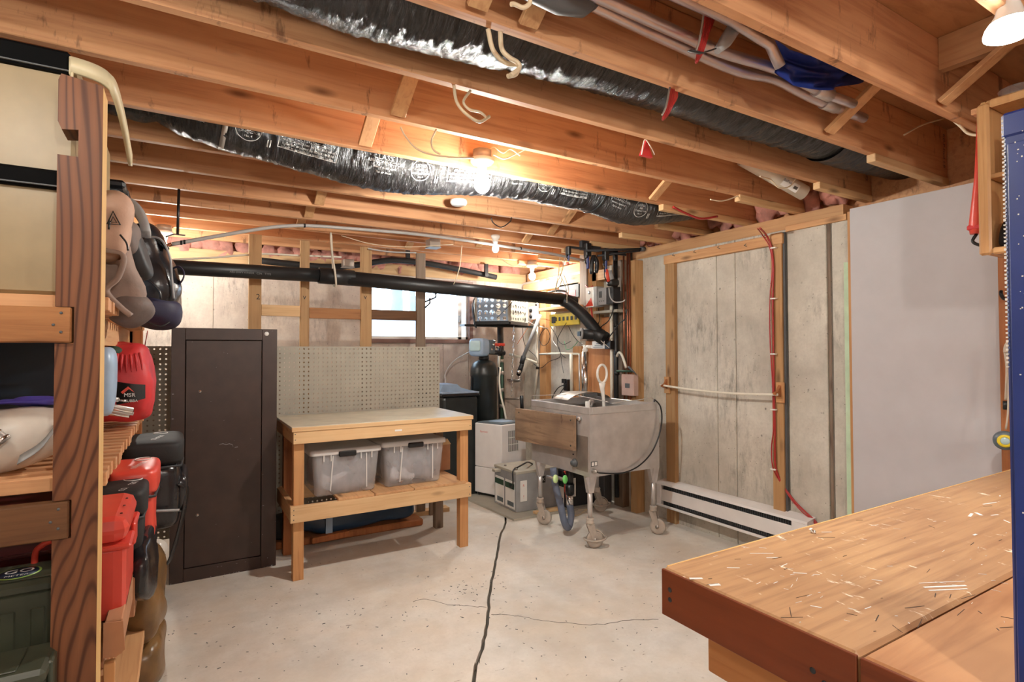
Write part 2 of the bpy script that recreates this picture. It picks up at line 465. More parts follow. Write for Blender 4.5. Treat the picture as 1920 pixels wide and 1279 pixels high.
# floor: two slabs parted by an irregular joint
fl = MB().box(XL-.2, XR+.2, YN-.2, YB+.2, -.12, -.035).build('floor', M['groove']); tag(fl, kind='structure')
ck = [Vector((-.95, -1.0, 0)), Vector((.2, .8, 0))]+[at(a, b, z=0) for a, b in ((887, 1279), (896, 1243), (905, 1210), (915, 1160), (918, 1110), (928, 1060), (934, 1025), (940, 1000), (948, 968))]+[Vector((3.3, YB+.1, 0))]
cs = []
random.seed(5)
for p in smooth(ck, 5): cs.append((p.x+random.uniform(-.004, .004), p.y))
g = .0075
A = [(x-g, y+g*.6) for x, y in cs]; Bq = [(x+g, y-g*.6) for x, y in cs]
pa = [(XL-.1, -1.0)]+A+[(XL-.1, YB+.1)]
pb = [(XL-.1, -1.02)]+Bq+[(XR+.1, YB+.1), (XR+.1, YN-.1), (XL-.1, YN-.1)]
for p in (pa, pb): MB().prism([(q[0], q[1]) for q in reversed(p)], (0, 0, -.035), uy=(0, 1, 0)).build('slab', M['floor'], fl)

# hairline cracks in the slab
for pts in ([(920, 1152), (965, 1154), (1010, 1163), (1060, 1168), (1120, 1171), (1180, 1163), (1235, 1162)], [(862, 1135), (885, 1137), (912, 1139)], [(775, 1128), (800, 1124), (840, 1134), (862, 1135)]):
    cc = MB(); q = smooth([at(a, b, z=.0006) for a, b in pts], 5)
    q = [p+V(random.uniform(-.004, .004), random.uniform(-.006, .006), 0) for p in q]
    cc.strip(q, (0, 1, 0), .003, .001).build('hairline_crack', M['groove'], fl)

# chips and dirt lying about
random.seed(71); m = MB()
for k in range(260):
    q = at(random.uniform(300, 1240), random.uniform(1000, 1275), z=0) if k < 200 else at(random.gauss(890, 40), random.gauss(1105, 14), z=0)
    a_ = random.random()*PI; L = random.uniform(.003, .016); m.bar(q+V(0, 0, .001), q+V(L*math.cos(a_), L*math.sin(a_), .001), random.uniform(.001, .005), .0012)
o = m.build('floor_debris', M['dgrey']); tag(o, 'small dark chips and dirt scattered over the concrete floor', 'debris', kind='stuff')

# walls
def panels(parent, mat, cells):
    for c in cells: MB().box(*c, b=.004).build('concrete_panel', mat, parent)
wr = MB().box(XR+.02, XR+.22, YN-.2, YB+.2, -.1, 2.27).build('wall_right', M['wall']); tag(wr, kind='structure')
ys = [YB+.15]+[at(px, 700, x=XR).y for px in (1005, 1100, 1193, 1345, 1380, 1478, 1553, 1562)]+[1.0, -.3, YN]
zt = 2.29
panels(wr, M['wall'], [(XR+(.012 if i == 7 else 0), XR+.1, ys[i+1]+.002, ys[i]-.002, -.03, zt) for i in range(len(ys)-1)])
wx0, wx1, wz0, wz1 = 1.70, 2.84, 1.585, 2.2
wb = structure('wall_back')
seam = at(831, 660, y=YB).x
panels(wb, M['wallb'], [(XL-.1, .25, YB, YB+.2, -.03, 2.27), (.252, .62, YB+.003, YB+.2, -.03, 2.27), (.622, wx0, YB, YB+.2, -.03, 2.27),
                        (wx0+.002, seam, YB, YB+.2, -.03, wz0), (seam+.002, wx1, YB+.003, YB+.2, -.03, wz0), (wx0+.002, wx1, YB, YB+.2, wz1, 2.27),
                        (wx1+.002, XR, YB, YB+.2, -.03, 2.27)])
wl = MB().box(XL-.2, XL, YN-.2, YB+.2, -.1, ZC).build('wall_left', M['wall']); tag(wl, kind='structure')
wn = MB().box(XL-.2, XR+.2, YN-.2, YN, -.1, ZC).build('wall_near', M['panel']); tag(wn, kind='structure')

# ceiling: plywood subfloor, joists, bridging, rim boards
ce = MB().box(XL-.2, XR+.3, YN-.2, YB+.3, ZC+.02, ZC+.06).build('ceiling', M['ply']); tag(ce, kind='structure')
for i in range(7):
    y0 = YN-.2+i*1.22
    for x0, x1 in ((XL-.2, 1.45), (1.45, XR+.3)):
        MB().box(x0+.001, x1-.001, y0+.001, min(y0+1.219, YB+.3), ZC, ZC+.019).build('subfloor_sheet', M['ply'], ce)
JY = [1.06+.406*k for k in range(-8, 12)]
for y in JY:
    x1 = XR+.15
    MB().box(XL-.05, x1, y-.038, y, ZJ, ZC-.001, b=.003).build('joist', M['joist'], ce)
for px_, py_, yf in ((895, 22, 1.46), (745, 222, 2.278), (697, 262, 2.684), (597, 387, 3.902), (577, 411, 4.308), (560, 432, 4.714), (1572, 247, 1.46), (1757, 202, 1.06),
                     (1222, 378, 2.684), (1095, 408, 3.496), (1032, 441, 3.902), (985, 456, 4.308), (905, 462, 4.714), (760, 470, 5.12), (2300, 400, 1.46)):
    bx = at(px_, py_, z=ZJ).x if px_ < 2000 else .9
    MB().bar((bx, yf-.05, ZJ+.012), (bx, yf-.394, ZC-.05), .064, .019, b=.002).build('bridging_strut', M['soft_y'], ce)
MB().box(2.62, 2.66, .655, 1.02, 2.58, ZC-.002).build('header_block', M['soft_y'], ce)
MB().box(XR+.16, XR+.22, YN, YB+.2, 2.27, ZC-.001).build('rim_board', M['joist'], ce)
MB().box(XL, XR+.2, YB+.14, YB+.2, 2.27, ZC-.001).build('rim_board', M['joist'], ce)
for k in range(0, 11):                      # packing strips under the joist ends
    y = 1.06+.406*k; x0 = {1: 2.95, 2: 3.17, 3: 3.0, 4: 2.75}.get(k, 3.12)
    MB().box(x0, XR+.15, y-.045, y-.002, ZJ-.04, ZJ, b=.003).build('packing_strip', M['soft_x'], ce)
MB().box(XR+.04, XR+.15, 1.95, YB, 2.292, 2.389).build('sill_plate', M['soft_y'], ce)
MB().box(XL, XR+.04, YB+.04, YB+.13, 2.272, 2.389).build('sill_plate', M['soft_x'], ce)

# pink insulation stuffed between joist ends (nobody could count it)
ins = MB(); random.seed(3)
for k in range(2, 11):
    for j in range(3):
        ins.blob((XR+.11+random.uniform(-.02, .02), 1.06+.406*k+.10+j*.1, 2.50+random.uniform(-.03, .05)), (.10, .12, .2), .8, .04, 18, seed=k*3+j, nu=14, nv=9)
for j in range(30):
    ins.blob((-.3+j*.13+random.uniform(-.03, .03), YB+.09, 2.44+random.uniform(-.03, .04)), (.17, .09, .24), .8, .04, 18, seed=j+60, nu=14, nv=9)
o = ins.build('insulation', M['pink']); tag(o, 'pink glass wool insulation stuffed between the joist ends above the concrete walls', 'insulation', kind='stuff')

def stamp(txt, px_, py_, y, size, ux, uy, mat='inkb', par=None, name='lumber_stamp'):
    m = MB(); write(m, txt, at(px_, py_, y=y), size, ux, uy); return m.build(name, M[mat], par or ce)
stamp('KD.P.Stud 1.8', 1770, 283, 1.4215, .034, (0, 0, -1), (1, 0, 0)); stamp('SPSPS', 1625, 327, 1.8275, .034, (0, 0, -1), (1, 0, 0))
# ------------------------------------------------------------ stud frames
wp = structure('wall_partition')
PY = 4.63
tops = []
for a, b, top, m in ((466, 490, 438, 'stud'), (563, 580, 450, 'stud'), (677, 697, 462, 'stud'), (782, 798, 474, 'stud_grey')):
    x0 = at(a, 600, y=PY).x; x1 = at(b, 600, y=PY).x; zt_ = at(a, top, y=PY).z
    MB().box(x0, x1, PY, PY+.038, .04, zt_, b=.002).build('stud', M[m], wp); tops.append((x0, x1, zt_))
for c_, px_ in (('2', 484), ('v', 571), ('v', 685)): stamp(c_, px_, 557, PY-.0006, .06, (1, 0, 0), (0, 0, 1), par=wp, name='pencil_mark')
for i, (u, d, m) in enumerate(((575, 594, 'soft_x'), (581, 600, 'rail'), (584, 601, 'rail_old'))):
    x0, x1 = tops[i][1], tops[i+1][0]; z1 = at(600+i*100, u, y=PY).z; z0 = z1-.085
    MB().box(x0+.001, x1-.001, PY+.002, PY+.036, z0, z1, b=.002).build('nogging', M[m], wp)
MB().box(.1, 2.1, PY, PY+.09, 0, .038).build('sole_plate', M['soft_x'], wp)

# right wall carpentry
def rstud(pa_, pb_, z0, z1, m='stud', x=3.56, name='stud', ref=700):
    y0 = at(pa_, ref, x=x).y; y1 = at(pb_, ref, x=x).y
    return MB().box(x, XR-.0005, y1, y0, z0, z1, b=.002).build(name, M[m], wr)
rstud(1248, 1265, .0, 2.19); rstud(1447, 1468, .0, 2.27)
rstud(1468.5, 1474, .0, 2.27, 'dgrey', 3.575, 'edge_strip')
MB().box(3.555, XR-.0005, at(1467, 440, x=3.56).y, at(1245, 490, x=3.56).y, 2.19, 2.262, b=.002).build('top_plate', M['soft_y'], wr)
MB().box(3.58, XR-.0005, 1.9, 2.31, 2.27, 2.31, b=.002).build('top_plate', M['soft_y'], wr)
rstud(1554, 1560, .0, 2.27, 'stud_grey', 3.594, 'form_strip')
rstud(1181, 1192, .0, 2.27, 'stud', 3.50); rstud(1150, 1166, .0, 2.3, 'stud_grey', 3.52)
rstud(1087, 1100, 1.55, 2.42, 'stud_grey', 3.46, ref=540); rstud(1101, 1107, 1.6, 2.42, 'soft_z', 3.48, ref=540); rstud(1110, 1118, 1.6, 2.42, 'stud', 3.50, ref=540)
rstud(1012, 1024, .0, 2.27, 'soft_z', 3.53); rstud(1074, 1090, .2, 1.5, 'soft_z', 3.55)
rstud(1098, 1149, .75, 1.78, 'panelply', 3.565, 'backer_board')
MB().box(3.50, XR-.0005, 4.0, 5.6, 2.14, 2.24, b=.002).build('ledger_board', M['soft_y'], wr)
for k, (py_, px_) in enumerate(((462, 1400), (446, 1436), (466, 1350), (474, 1305), (480, 1265))):   # bent nails in the plate
    p = at(px_, py_, x=3.553); MB().tube([p, p+V(-.03, .0, .004), p+V(-.034, -.02, .012)], .0022, 5).build('nail', M['dgrey'], wr)
# drywall sheet with its timber edge
dw = structure('wall_lining')
y0 = at(1872, 330, x=3.545).y; y1 = at(1593, 395, x=3.545).y
MB().box(3.545, 3.558, y0, y1, .02, 2.325, b=.001).build('panel_sheet', M['panel'], dw)
MB().box(3.552, 3.562, y1+.002, y1+.018, .02, 2.31).build('panel_edge', M['soft_z'], dw)
MB().box(3.562, 3.582, y1+.018, y1+.05, .02, 2.0).build('board_edge', M['mintedge'], dw)
MB().box(3.50, 3.599, y0-.10, y0-.004, .0, 2.42, b=.002).build('stud', M['stud_red'], dw)
MB().box(3.559, 3.599, y0+.05, y0+.1, .0, 2.3).build('stud', M['stud'], dw)
MB().box(3.559, 3.599, y1-.1, y1-.01, .0, 2.3).build('stud', M['stud'], dw)

# ------------------------------------------------------------ window
w1 = structure('window_1', ((wx0+wx1)/2, YB, wz0))
fr = MB()
fr.box(wx0-.05, wx1+.05, YB-.02, YB+.12, wz0-.045, wz0+.0, b=.003); fr.box(wx0-.05, wx1+.05, YB-.02, YB+.12, wz1, wz1+.045, b=.003)
fr.box(wx0-.05, wx0, YB-.02, YB+.12, wz0, wz1, b=.003); fr.box(wx1, wx1+.05, YB-.02, YB+.12, wz0, wz1, b=.003)
fr.build('window_frame', plain('brown_window_wood', (128, 98, 88), .5), w1)
s_ = MB(); e = .028; xm = (wx0+wx1)/2
for a, b in ((wx0, wx1-.10), (wx1-.10, wx1)):
    s_.box(a, b, YB+.03, YB+.07, wz0, wz0+e); s_.box(a, b, YB+.03, YB+.07, wz1-e, wz1)
    s_.box(a, a+e*.8, YB+.03, YB+.07, wz0, wz1); s_.box(b-e*.8, b, YB+.03, YB+.07, wz0, wz1)
s_.build('sash', M['ceramic'], w1)
MB().box(wx0+.02, wx1-.02, YB+.048, YB+.052, wz0+.02, wz1-.02).build('glass', M['glass'], w1)
MB().box(wx1-.115, wx1-.085, YB+.01, YB+.03, 1.78, 1.86, b=.004).build('window_latch', M['grey'], w1)

# outside: bank and trees seen through the glass
gr = MB().box(-6, 12, YB+.2, 26, 1.3, 1.5).build('ground', plain('pale_gravel', (205, 208, 200), .9)); tag(gr, kind='structure')
stone = MB().box(1.4, 3.0, 7.6, 7.9, 1.45, 1.95, b=.04).single('garden_wall', plain('pale_stone', (214, 216, 214), .9), 'pale garden wall outside behind the left half of the window', 'wall')
def tree(x, y, r, lab, seed):
    t = empty('tree', (x, y, 1.5), lab, 'tree', 'trees outside the window')
    MB().tube([(x, y, 1.5), (x+.03, y, 2.2), (x-.02, y, 3.2), (x+.05, y, 4.6)], [r*1.25, r, r*.9, r*.7], 12).build('trunk', plain('pale_bark', (150, 150, 145), .9, bump=.5), t)
    f = MB(); random.seed(seed)
    for i in range(160):
        c = Vector((x+random.uniform(-.38, .38), y+random.uniform(-.3, .3), 3.6+random.gauss(0, .55)+random.random()*.3)); a = random.random()*6; s = .07
        u = Vector((math.cos(a), math.sin(a), random.uniform(-.5, .5)))*s; v = Vector((-math.sin(a), math.cos(a), random.uniform(-.8, .8)))*s*.5
        f.add([c-u, c-v, c+u, c+v], [(0, 1, 2, 3)])
    f.build('foliage', plain('leaf_green', (120, 165, 95), .6), t, kind='stuff')
tree(2.95, 8.6, .10, 'pale tree trunk outside, seen through the left pane beside the stud', 1)
tree(3.9, 10.4, .07, 'thinner pale tree trunk outside, right beside the stud in the window', 2)
tree(5.2, 9.8, .08, 'pale trunk outside seen through the right pane of the window', 3)

# ------------------------------------------------------------ lamps
def lampholder(name, p, r_base, bulb_r, power, label, group=None, ceil_z=ZJ, drop=.0, box=True, bulbmat=None, em=30):
    t = empty(name, p, label, 'lamp', group)
    x, y, z = p
    if box: MB().lathe([(0, 0), (.052, 0), (.052, .045), (0, .045)], (x, y, z-.045), seg=8).build('junction_box', M['zinc'], t)
    zb = z-.045 if box else z
    MB().lathe([(0, 0), (r_base, -.002), (r_base, -.016), (r_base*.8, -.028), (.026, -.036), (.024, -.062), (0, -.062)], (x, y, zb), seg=28).build('lamp_base', M['ceramic'], t)
    zz = zb-.062
    R = bulb_r
    prof = [(.014, 0), (.015, -.02)]+[(R*math.sin(a), -.02-R*1.25+R*1.15*math.cos(a)) for a in [PI*.12+PI*.88*i/14 for i in range(15)]]
    MB().lathe(prof, (x, y, zz), seg=24).build('bulb', bulbmat or glow('lit_bulb', (1, .93, .78), em), t)
    o = point_lamp('bulb_light', (x, y, zz-.02-R*2.55), power, r=.035); 
    o.location = (x, y, zz-.03-R*2.5)
    o.parent = t; o.matrix_parent_inverse = Matrix.Translation(-Vector(p))
    return t, zz
L1 = at(904, 293, y=2.60)
b1 = at(904, 348, y=2.60)
lampholder('ceiling_lamp', (L1.x, 2.60, L1.z+.03), .064, .042, 44, 'lit bare bulb in mid room, in front of the printed black duct', em=40)
lampholder('ceiling_lamp', (at(995, 490, y=5.05).x, 5.02, 2.43), .066, .036, 22, 'lit bare bulb in a white porcelain holder near the utility corner above the milk crate', em=40)
lampholder('ceiling_lamp', (-.12, 5.05, 2.43), .062, .034, 21, 'lit bulb in a holder behind the hanging black duffel bag, far left', em=40)
lampholder('ceiling_lamp', (at(929, 440, y=4.20).x, 4.2, 2.46), .04, .030, 3, 'small white globe bulb in mid ceiling left of the clamps', box=False, em=4, bulbmat=glow('dim_globe', (1, .97, .9), 1.5))
# reflector lamp close to the camera, top right
def reflector():
    p = at(1893, 60, z=2.36)
    t = empty('reflector_lamp', (p.x, p.y, 2.56), 'large lit reflector bulb hanging in a white holder above the blue cabinet', 'lamp')
    ax = V(.0, .0, -1)
    c = V(p.x, p.y, 2.56)
    MB().lathe([(0, 0), (.075, 0), (.075, -.012), (.035, -.03), (.026, -.05), (.026, -.09), (0, -.09)], c+V(0, 0, 0), (0, 0, 1)).build('lamp_base', M['ceramic'], t)
    MB().lathe([(.02, -.085), (.022, -.11), (.034, -.15), (.048, -.172)], c, seg=32).build('bulb_neck', M['ceramic'], t)
    MB().lathe([(.048, -.172), (.056, -.185), (.06, -.2), (.059, -.207), (.045, -.215), (.02, -.219), (0, -.22)], c, seg=32).build('bulb_face', glow('lit_face', (1, .97, .9), 14), t)
    o = point_lamp('bulb_light', c+V(0, 0, -.235), 40, r=.05, col=(1, .96, .9)); o.data.type = 'SPOT'; o = bpy.data.objects[o.name]; o.data.spot_size = math.radians(125); o.data.spot_blend = .6; o.parent = t; o.matrix_parent_inverse = Matrix.Translation(-c)
    MB().box(p.x-.06, p.x+.06, p.y-.06, p.y+.06, 2.56, 2.60, b=.005).build('mounting_box', M['zinc'], t)
reflector()
# unseen fill lamps added to brighten the room, all outside the view
for x, y, pw in ((.3, -.9, 36), (1.9, -1.6, 24), (-.5, 1.1, 8)):
    lampholder('ceiling_lamp', (x, y, 2.43), .062, .034, pw, ('added fill bulb in a white holder, unseen behind the camera, on the shelving side' if x < 1 else 'added fill bulb in a white holder, unseen behind the camera, on the workbench side') if y < 0 else 'added fill bulb in a white holder, out of view over the near end of the shelving', em=40, group='added fill lamps behind the camera' if y < 0 else None)
# smoke alarm disc
MB().lathe([(0, 0), (.055, 0), (.055, -.018), (.045, -.03), (0, -.032)], at(860, 376, z=2.43)+V(0, 0, 0), seg=32).single('smoke_alarm', M['ceramic'], 'round white smoke alarm on a joist just beyond the black duct', 'smoke alarm')

# ============================================================ DUCTS AND PIPES OVERHEAD
class Duct:
    """wrinkled film-covered tube along a path"""
    def __init__(s, pts, R, seed, amp=.008, pin=()):
        s.p = smooth(pts, 24); s.R = R; s.seed = seed; s.amp = amp; s.pin = pin
        s.L = [0]
        for a, b in zip(s.p, s.p[1:]): s.L.append(s.L[-1]+(b-a).length)
    def frame(s, d):
        d = max(0, min(d, s.L[-1]-1e-6)); i = 0
        lo, hi = 0, len(s.L)-2
        while lo < hi:
            m = (lo+hi+1)//2
            if s.L[m] <= d: lo = m
            else: hi = m-1
        i = lo; t = (d-s.L[i])/(s.L[i+1]-s.L[i]); c = s.p[i].lerp(s.p[i+1], t)
        a = s.p[min(i+2, len(s.p)-1)]-s.p[max(i-1, 0)]; a.normalize()
        u = Vector((0, 0, 1)); u = (u-a*u.dot(a)).normalized(); return c, u, a.cross(u)   # up, side
    def point(s, d, th, out=0):
        c, u, q = s.frame(d); R = s.R
        for p0, wdt, dep in s.pin: R -= dep*math.exp(-((d-p0)/wdt)**2)
        n1 = noise.noise(Vector((d*34, th*1.6, s.seed)))*.6+noise.noise(Vector((d*85+th*3, th*3.0, s.seed+5)))*.4
        n2 = noise.noise(Vector((d*3.0, th*1.0, s.seed+9)))
        R += s.amp*n1*(1-.25*math.cos(th))+s.amp*1.1*n2
        return c+(u*math.cos(th)+q*math.sin(th))*(R+out)      # th=0 top, th=+pi/2 far/near side
    def mesh(s, name, mat, parent, seg=56, step=.0085):
        n = int(s.L[-1]/step); m = MB(); vs = []
        for i in range(n+1):
            for k in range(seg): vs.append(s.point(s.L[-1]*i/n, 2*PI*k/seg))
        fs = [(i*seg+k, (i+1)*seg+k, (i+1)*seg+(k+1) % seg, i*seg+(k+1) % seg) for i in range(n) for k in range(seg)]
        m.add(vs, fs, True); return m.build(name, mat, parent)
    def text(s, mb, line, d, th, size, out=.007):
        """print on the film, running along the duct"""
        vs, fs = text_geo(line); R = s.R
        return mb.add([s.point(d+q.x*size, th+(q.y*size)/R*s.tsg, out) for q in vs], fs)
    def frame_print(s, mb, d0, d1, t0, t1, w=.003):
        for a, b, c, e in ((d0, d1, t0, t0+w/s.R), (d0, d1, t1-w/s.R, t1), (d0, d0+w, t0, t1), (d1-w, d1, t0, t1)):
            n = 16; vs = []
            for i in range(n+1):
                f = i/n
                if d1-d0 == b-a: vs += [s.point(a+(b-a)*f, c, .007), s.point(a+(b-a)*f, e, .007)]
                else: vs += [s.point(a, c+(e-c)*f, .007), s.point(b, c+(e-c)*f, .007)]
            mb.add(vs, [(2*i, 2*i+1, 2*i+3, 2*i+2) for i in range(n)])
    def ring_print(s, mb, d, th, r, w=.003, n=40):
        vs = []
        for i in range(n):
            a = 2*PI*i/n
            for q in (r, r-w): vs.append(s.point(d+q*math.cos(a), th+q*math.sin(a)/s.R*s.tsg,   .007))
        mb.add(vs, [(2*i, 2*i+1, (2*i+3) % (2*n), (2*i+2) % (2*n)) for i in range(n)])
    tsg = 1

def zc(px, py, y, R):
    p = at(px, py, y=y); e = math.atan2(p.z-1.45, y); return V(p.x, y, p.z+R/math.cos(e))
R1 = .150; y1 = 2.885
pts = [V(-.95, y1, 2.64)]+[zc(a, b, y1, R1) for a, b in ((205, 215), (270, 236), (341, 254), (425, 284), (500, 303), (600, 330), (716, 358), (800, 364), (860, 369), (960, 373), (1060, 391))]
low = empty('flexible_duct', (1.0, y1, 2.5), 'black film-wrapped duct with white print sagging below the joists beside the middle bulb', 'duct', 'black film-wrapped ducts')
pts = pts[:9]+pts[10:]
dA = Duct(pts+[pts[-1]+V(.08, 0, 0)], R1, 2, amp=.010, pin=((.86, .05, .03),))
dA.mesh('duct_section', M['duct'], low)
ptb = [zc(a, b, y1, R1*.94) for a, b in ((1062, 388), (1110, 400), (1163, 419), (1210, 423), (1260, 418), (1300, 412), (1345, 412), (1400, 421), (1440, 424))]
dB = Duct(ptb+[ptb[-1]+V(.05, 0, .02)], R1*.94, 7, amp=.006)
dB.mesh('duct_section', M['duct'], low)
# white print on the film: th measured from the top towards the viewer is negative
sgn = 1 if (dA.point(1.0, PI/2)-dA.frame(1.0)[0]).y < 0 else -1
dA.tsg = dB.tsg = -sgn
TH = sgn*PI/2
def prints(D, d, kind):
    m = MB(); t = TH+sgn*.48
    tt = lambda k: t+k*sgn*.12
    if kind == 'box':
        D.frame_print(m, d-.135, d+.135, t-.42, t+.30)
        for k, s_ in enumerate(('WARNING', 'THIS PRODUCT IS FOR USE IN', 'AIR DUCT SYSTEMS ONLY', 'Product should not be installed where', 'it can be exposed to direct sunlight', 'install in accordance with the codes')):
            D.text(m, s_, d, t-sgn*.33+k*sgn*.115, .024 if k == 0 else .0165)
    elif kind == 'class':
        for k, (s_, z) in enumerate((('CLASS 1', .036), ('AIR CONNECTOR', .022), ('tested to standard', .015), ('for air ducts', .015))):
            D.text(m, s_, d, t-sgn*.28+k*sgn*.16, z)
    elif kind == 'ring':
        D.ring_print(m, d, t, .055)
        for k, (s_, z) in enumerate((('LISTED', .02), ('AIR', .018), ('CONNECTOR', .015), ('No. 4', .014))): D.text(m, s_, d, t-sgn*.17+k*sgn*.13, z)
    elif kind == 'mark':
        for q in (-.006, .006): D.text(m, 'I', d+q, t+sgn*.3, .05)
    return m
def dpx(D, px):
    best = min(range(len(D.p)), key=lambda i: abs(((D.p[i]-EYE).dot(RT)/(D.p[i]-EYE).dot(FW))*FPX+960-px)); return D.L[best]
for D, px, k in ((dA, 318, 'class'), (dA, 375, 'class'), (dA, 465, 'ring'), (dA, 503, 'mark'), (dA, 575, 'box'), (dA, 708, 'class'), (dA, 770, 'ring'), (dA, 800, 'mark'), (dA, 860, 'box'), (dA, 950, 'class'), (dA, 1000, 'ring'), (dA, 1020, 'mark'), (dA, 1062, 'box'),
                 (dB, 1138, 'class'), (dB, 1176, 'ring'), (dB, 1192, 'mark'), (dB, 1232, 'box'), (dB, 1268, 'mark'), (dB, 1300, 'class')):
    prints(D, dpx(D, px), k).build('film_print', M['ink'], low)
# joint band, hanging straps
c0 = dpx(dB, 1118); m = MB()
m.tube([dB.point(c0-.01+.03*math.cos(a), a, .004) for a in [2*PI*i/40 for i in range(40)]], .005, 6, closed=True)
m.build('tie_band', M['black'], low)
st = MB(); d0 = dpx(dA, 427); pp = [V(dA.frame(d0)[0].x, 2.665, 2.60)]+[dA.point(d0, sgn*a, .004) for a in (.9, 1.3, 1.7, 2.2, 2.7, 3.14)]
st.strip(smooth(pp, 4), (1, 0, 0), .022, .002).build('hanging_strap', M['zinc'], low)
d0 = dpx(dB, 1305); m = MB().strip([dB.point(d0, sgn*a, .003) for a in [.3*i for i in range(11)]], (1, 0, 0), .004, .003); m.build('wire_tie', M['white'], low)

R2 = .17; y2 = 1.645
pts = [V(-.9, y2, 2.57)]+[zc(a, b, y2, R2) for a, b in ((462, 0), (566, 37), (713, 81), (932, 131), (975, 139), (1238, 213), (1500, 291), (1556, 310))]
up_ = empty('flexible_duct', (1.5, y2, 2.6), 'plain black wrinkled duct squeezed high between the nearer joists', 'duct', 'black film-wrapped ducts')
dC = Duct(pts, R2, 12, amp=.011); dC.mesh('duct_section', M['duct'], up_)
dD = Duct([zc(a, b, y2, R2*.9) for a, b in ((1548, 308), (1600, 322), (1680, 338), (1769, 353))]+[V(3.9, y2, 2.68)], R2*.92, 15, amp=.008)
dD.mesh('duct_section', M['duct'], up_)

# silver wrapped pipes in the next bay
def pipe_thing(name, pts, r, mat, label, cat='pipe', group=None, seg=12, parts=None):
    base = Vector(pts[0]); t = empty(name, base, label, cat, group)
    MB().tube(pts, r, seg).build('pipe_run', mat, t)
    return t
def pj(lst, y): return [at(a, b, y=y) for a, b in lst]
G_ = 'silver pipes high between the near joists'
SIL = M['silver']
a = pj([(1000, -48), (1113, 9), (1294, 94), (1388, 134), (1450, 147), (1500, 172), (1538, 190), (1620, 222)], 1.34)
t = pipe_thing('metal_pipe', smooth(a, 3), .021, SIL, 'silver pipe nearest the large black duct, running under the red cable bundle', group=G_)
MB().tube([a[6]+V(.02, 0, 0), a[6]+V(.12, 0, 0)], .026, 14).build('pipe_coupling', M['steel'], t)
a = pj([(1020, -50), (1135, 0), (1307, 78), (1369, 103), (1457, 130), (1530, 168), (1600, 195)], 1.265)
t = pipe_thing('metal_pipe', smooth(a, 3), .019, SIL, 'middle silver pipe with a shallow bend before the blue cloth', group=G_)
MB().tube([a[5]+V(.0, 0, 0), a[5]+V(.1, 0, 0)], .026, 14).build('pipe_coupling', M['steel'], t)
a = pj([(1180, -48), (1285, 0), (1369, 38), (1444, 84), (1463, 125)], 1.16)
pipe_thing('metal_pipe', smooth(a[:4], 3)+[a[4]], .018, SIL, 'silver pipe with a sharp downward bend next to the blue cloth', group=G_)
a = pj([(1050, 3), (1090, 10), (1125, -8)], 1.3)
MB().tube([a[0]+V(-.4, 0, .03), a[0], a[1], a[1]+V(.04, 0, .03)], [.035, .036, .034, .028], 16).single('foam_pipe_end', M['dgrey'], 'thick dark grey foam-covered pipe end at the top edge, left of the silver pipes', 'pipe')
m = MB().tube(pj([(1345, 95), (1360, 78), (1378, 50)], 1.2), [.012, .022, .024], 12); m.single('foam_sleeve', M['grey'], 'grey foam sleeve hanging on a silver pipe behind the red cables', 'sleeve')
# blue cloth bundled over the pipes
def cloth_pt(u, v):
    bt = 137+26*math.sin(PI*min(1, u*1.05))**.7+u*12; p = at(1455+u*163, bt-62*(1-v), y=1.175+.05*math.sin(v*3)-.02*u); k = .018*noise.noise(Vector((u*6, v*5, 1)))
    return p+V(0, k*2, k)
n = 26; vs = [cloth_pt(i/n, j/n) for i in range(n+1) for j in range(n+1)]
m = MB().add(vs, [(i*(n+1)+j, (i+1)*(n+1)+j, (i+1)*(n+1)+j+1, i*(n+1)+j+1) for i in range(n) for j in range(n)], True)
m.add([q+V(0, .006, .004) for q in vs], [(i*(n+1)+j+1, (i+1)*(n+1)+j+1, (i+1)*(n+1)+j, i*(n+1)+j) for i in range(n) for j in range(n)], True)
m.single('cloth', M['tarp'], 'crumpled blue cloth tucked over the silver pipes between the near joists', 'cloth')

# red cable bundles hanging through the bays
def loops(name, pts_list, r, mat, label, cat='cable', group=None, twist=None):
    t = empty(name, pts_list[0][0], label, cat, group)
    for p in pts_list: MB().tube(smooth(p, 6), r, 6).build('strand', mat, t)
    return t
G_ = 'red cable bundles hanging from the joists'
def bundle(px, py, h, wd, y, label, nstr=4, extra=True):
    L = []
    for k in range(nstr):
        o = (k-nstr/2)*6
        L.append([at(px+wd*.5+o*.4, py-12, y=y+.05), at(px+wd*.45+o*.5, py+h*.35, y=y), at(px+wd*.1+o*.35, py+h*.8, y=y-.01+k*.006), at(px-wd*.2, py+h, y=y-.01), at(px+wd*.05+o*.2, py+h*.75, y=y+.02), at(px+wd*.7+o*.3, py+h*.25, y=y+.05), at(px+wd*.8, py-12, y=y+.07)])
    t = loops('cable_bundle', L, .0042, M['redcord'], label, group=G_)
    m = MB().tube(smooth([at(px+wd*.3, py-8, y=y-.02), at(px+wd*.05, py+h*.5, y=y-.025), at(px-wd*.25, py+h*.85, y=y-.02)], 5), .0035, 6); m.build('bare_wire', M['zinc'], t)
    return t
t = bundle(1312, 12, 105, 34, 1.20, 'large red cable bundle tied over the silver pipes')
MB().strip([at(1292, 95, y=1.15), at(1315, 100, y=1.15), at(1340, 92, y=1.17)], (.3, 1, .3), .02, .004).build('tie', M['black'], t)
bundle(1248, 172, 52, 26, 1.425, 'red cable bundle hanging beside the upper black duct below the joist')
t = empty('cable_bundle', at(1212, 275, y=1.98), 'short pink and red cable wrap poking through a joist hole, right of the middle bulb', 'cable', G_)
m = MB(); m.prism([(0, 0), (.075, .0), (.035, .08)], (0, .02, 0), at(1203, 290, y=1.99)); m.build('wrap', M['redfab'], t)
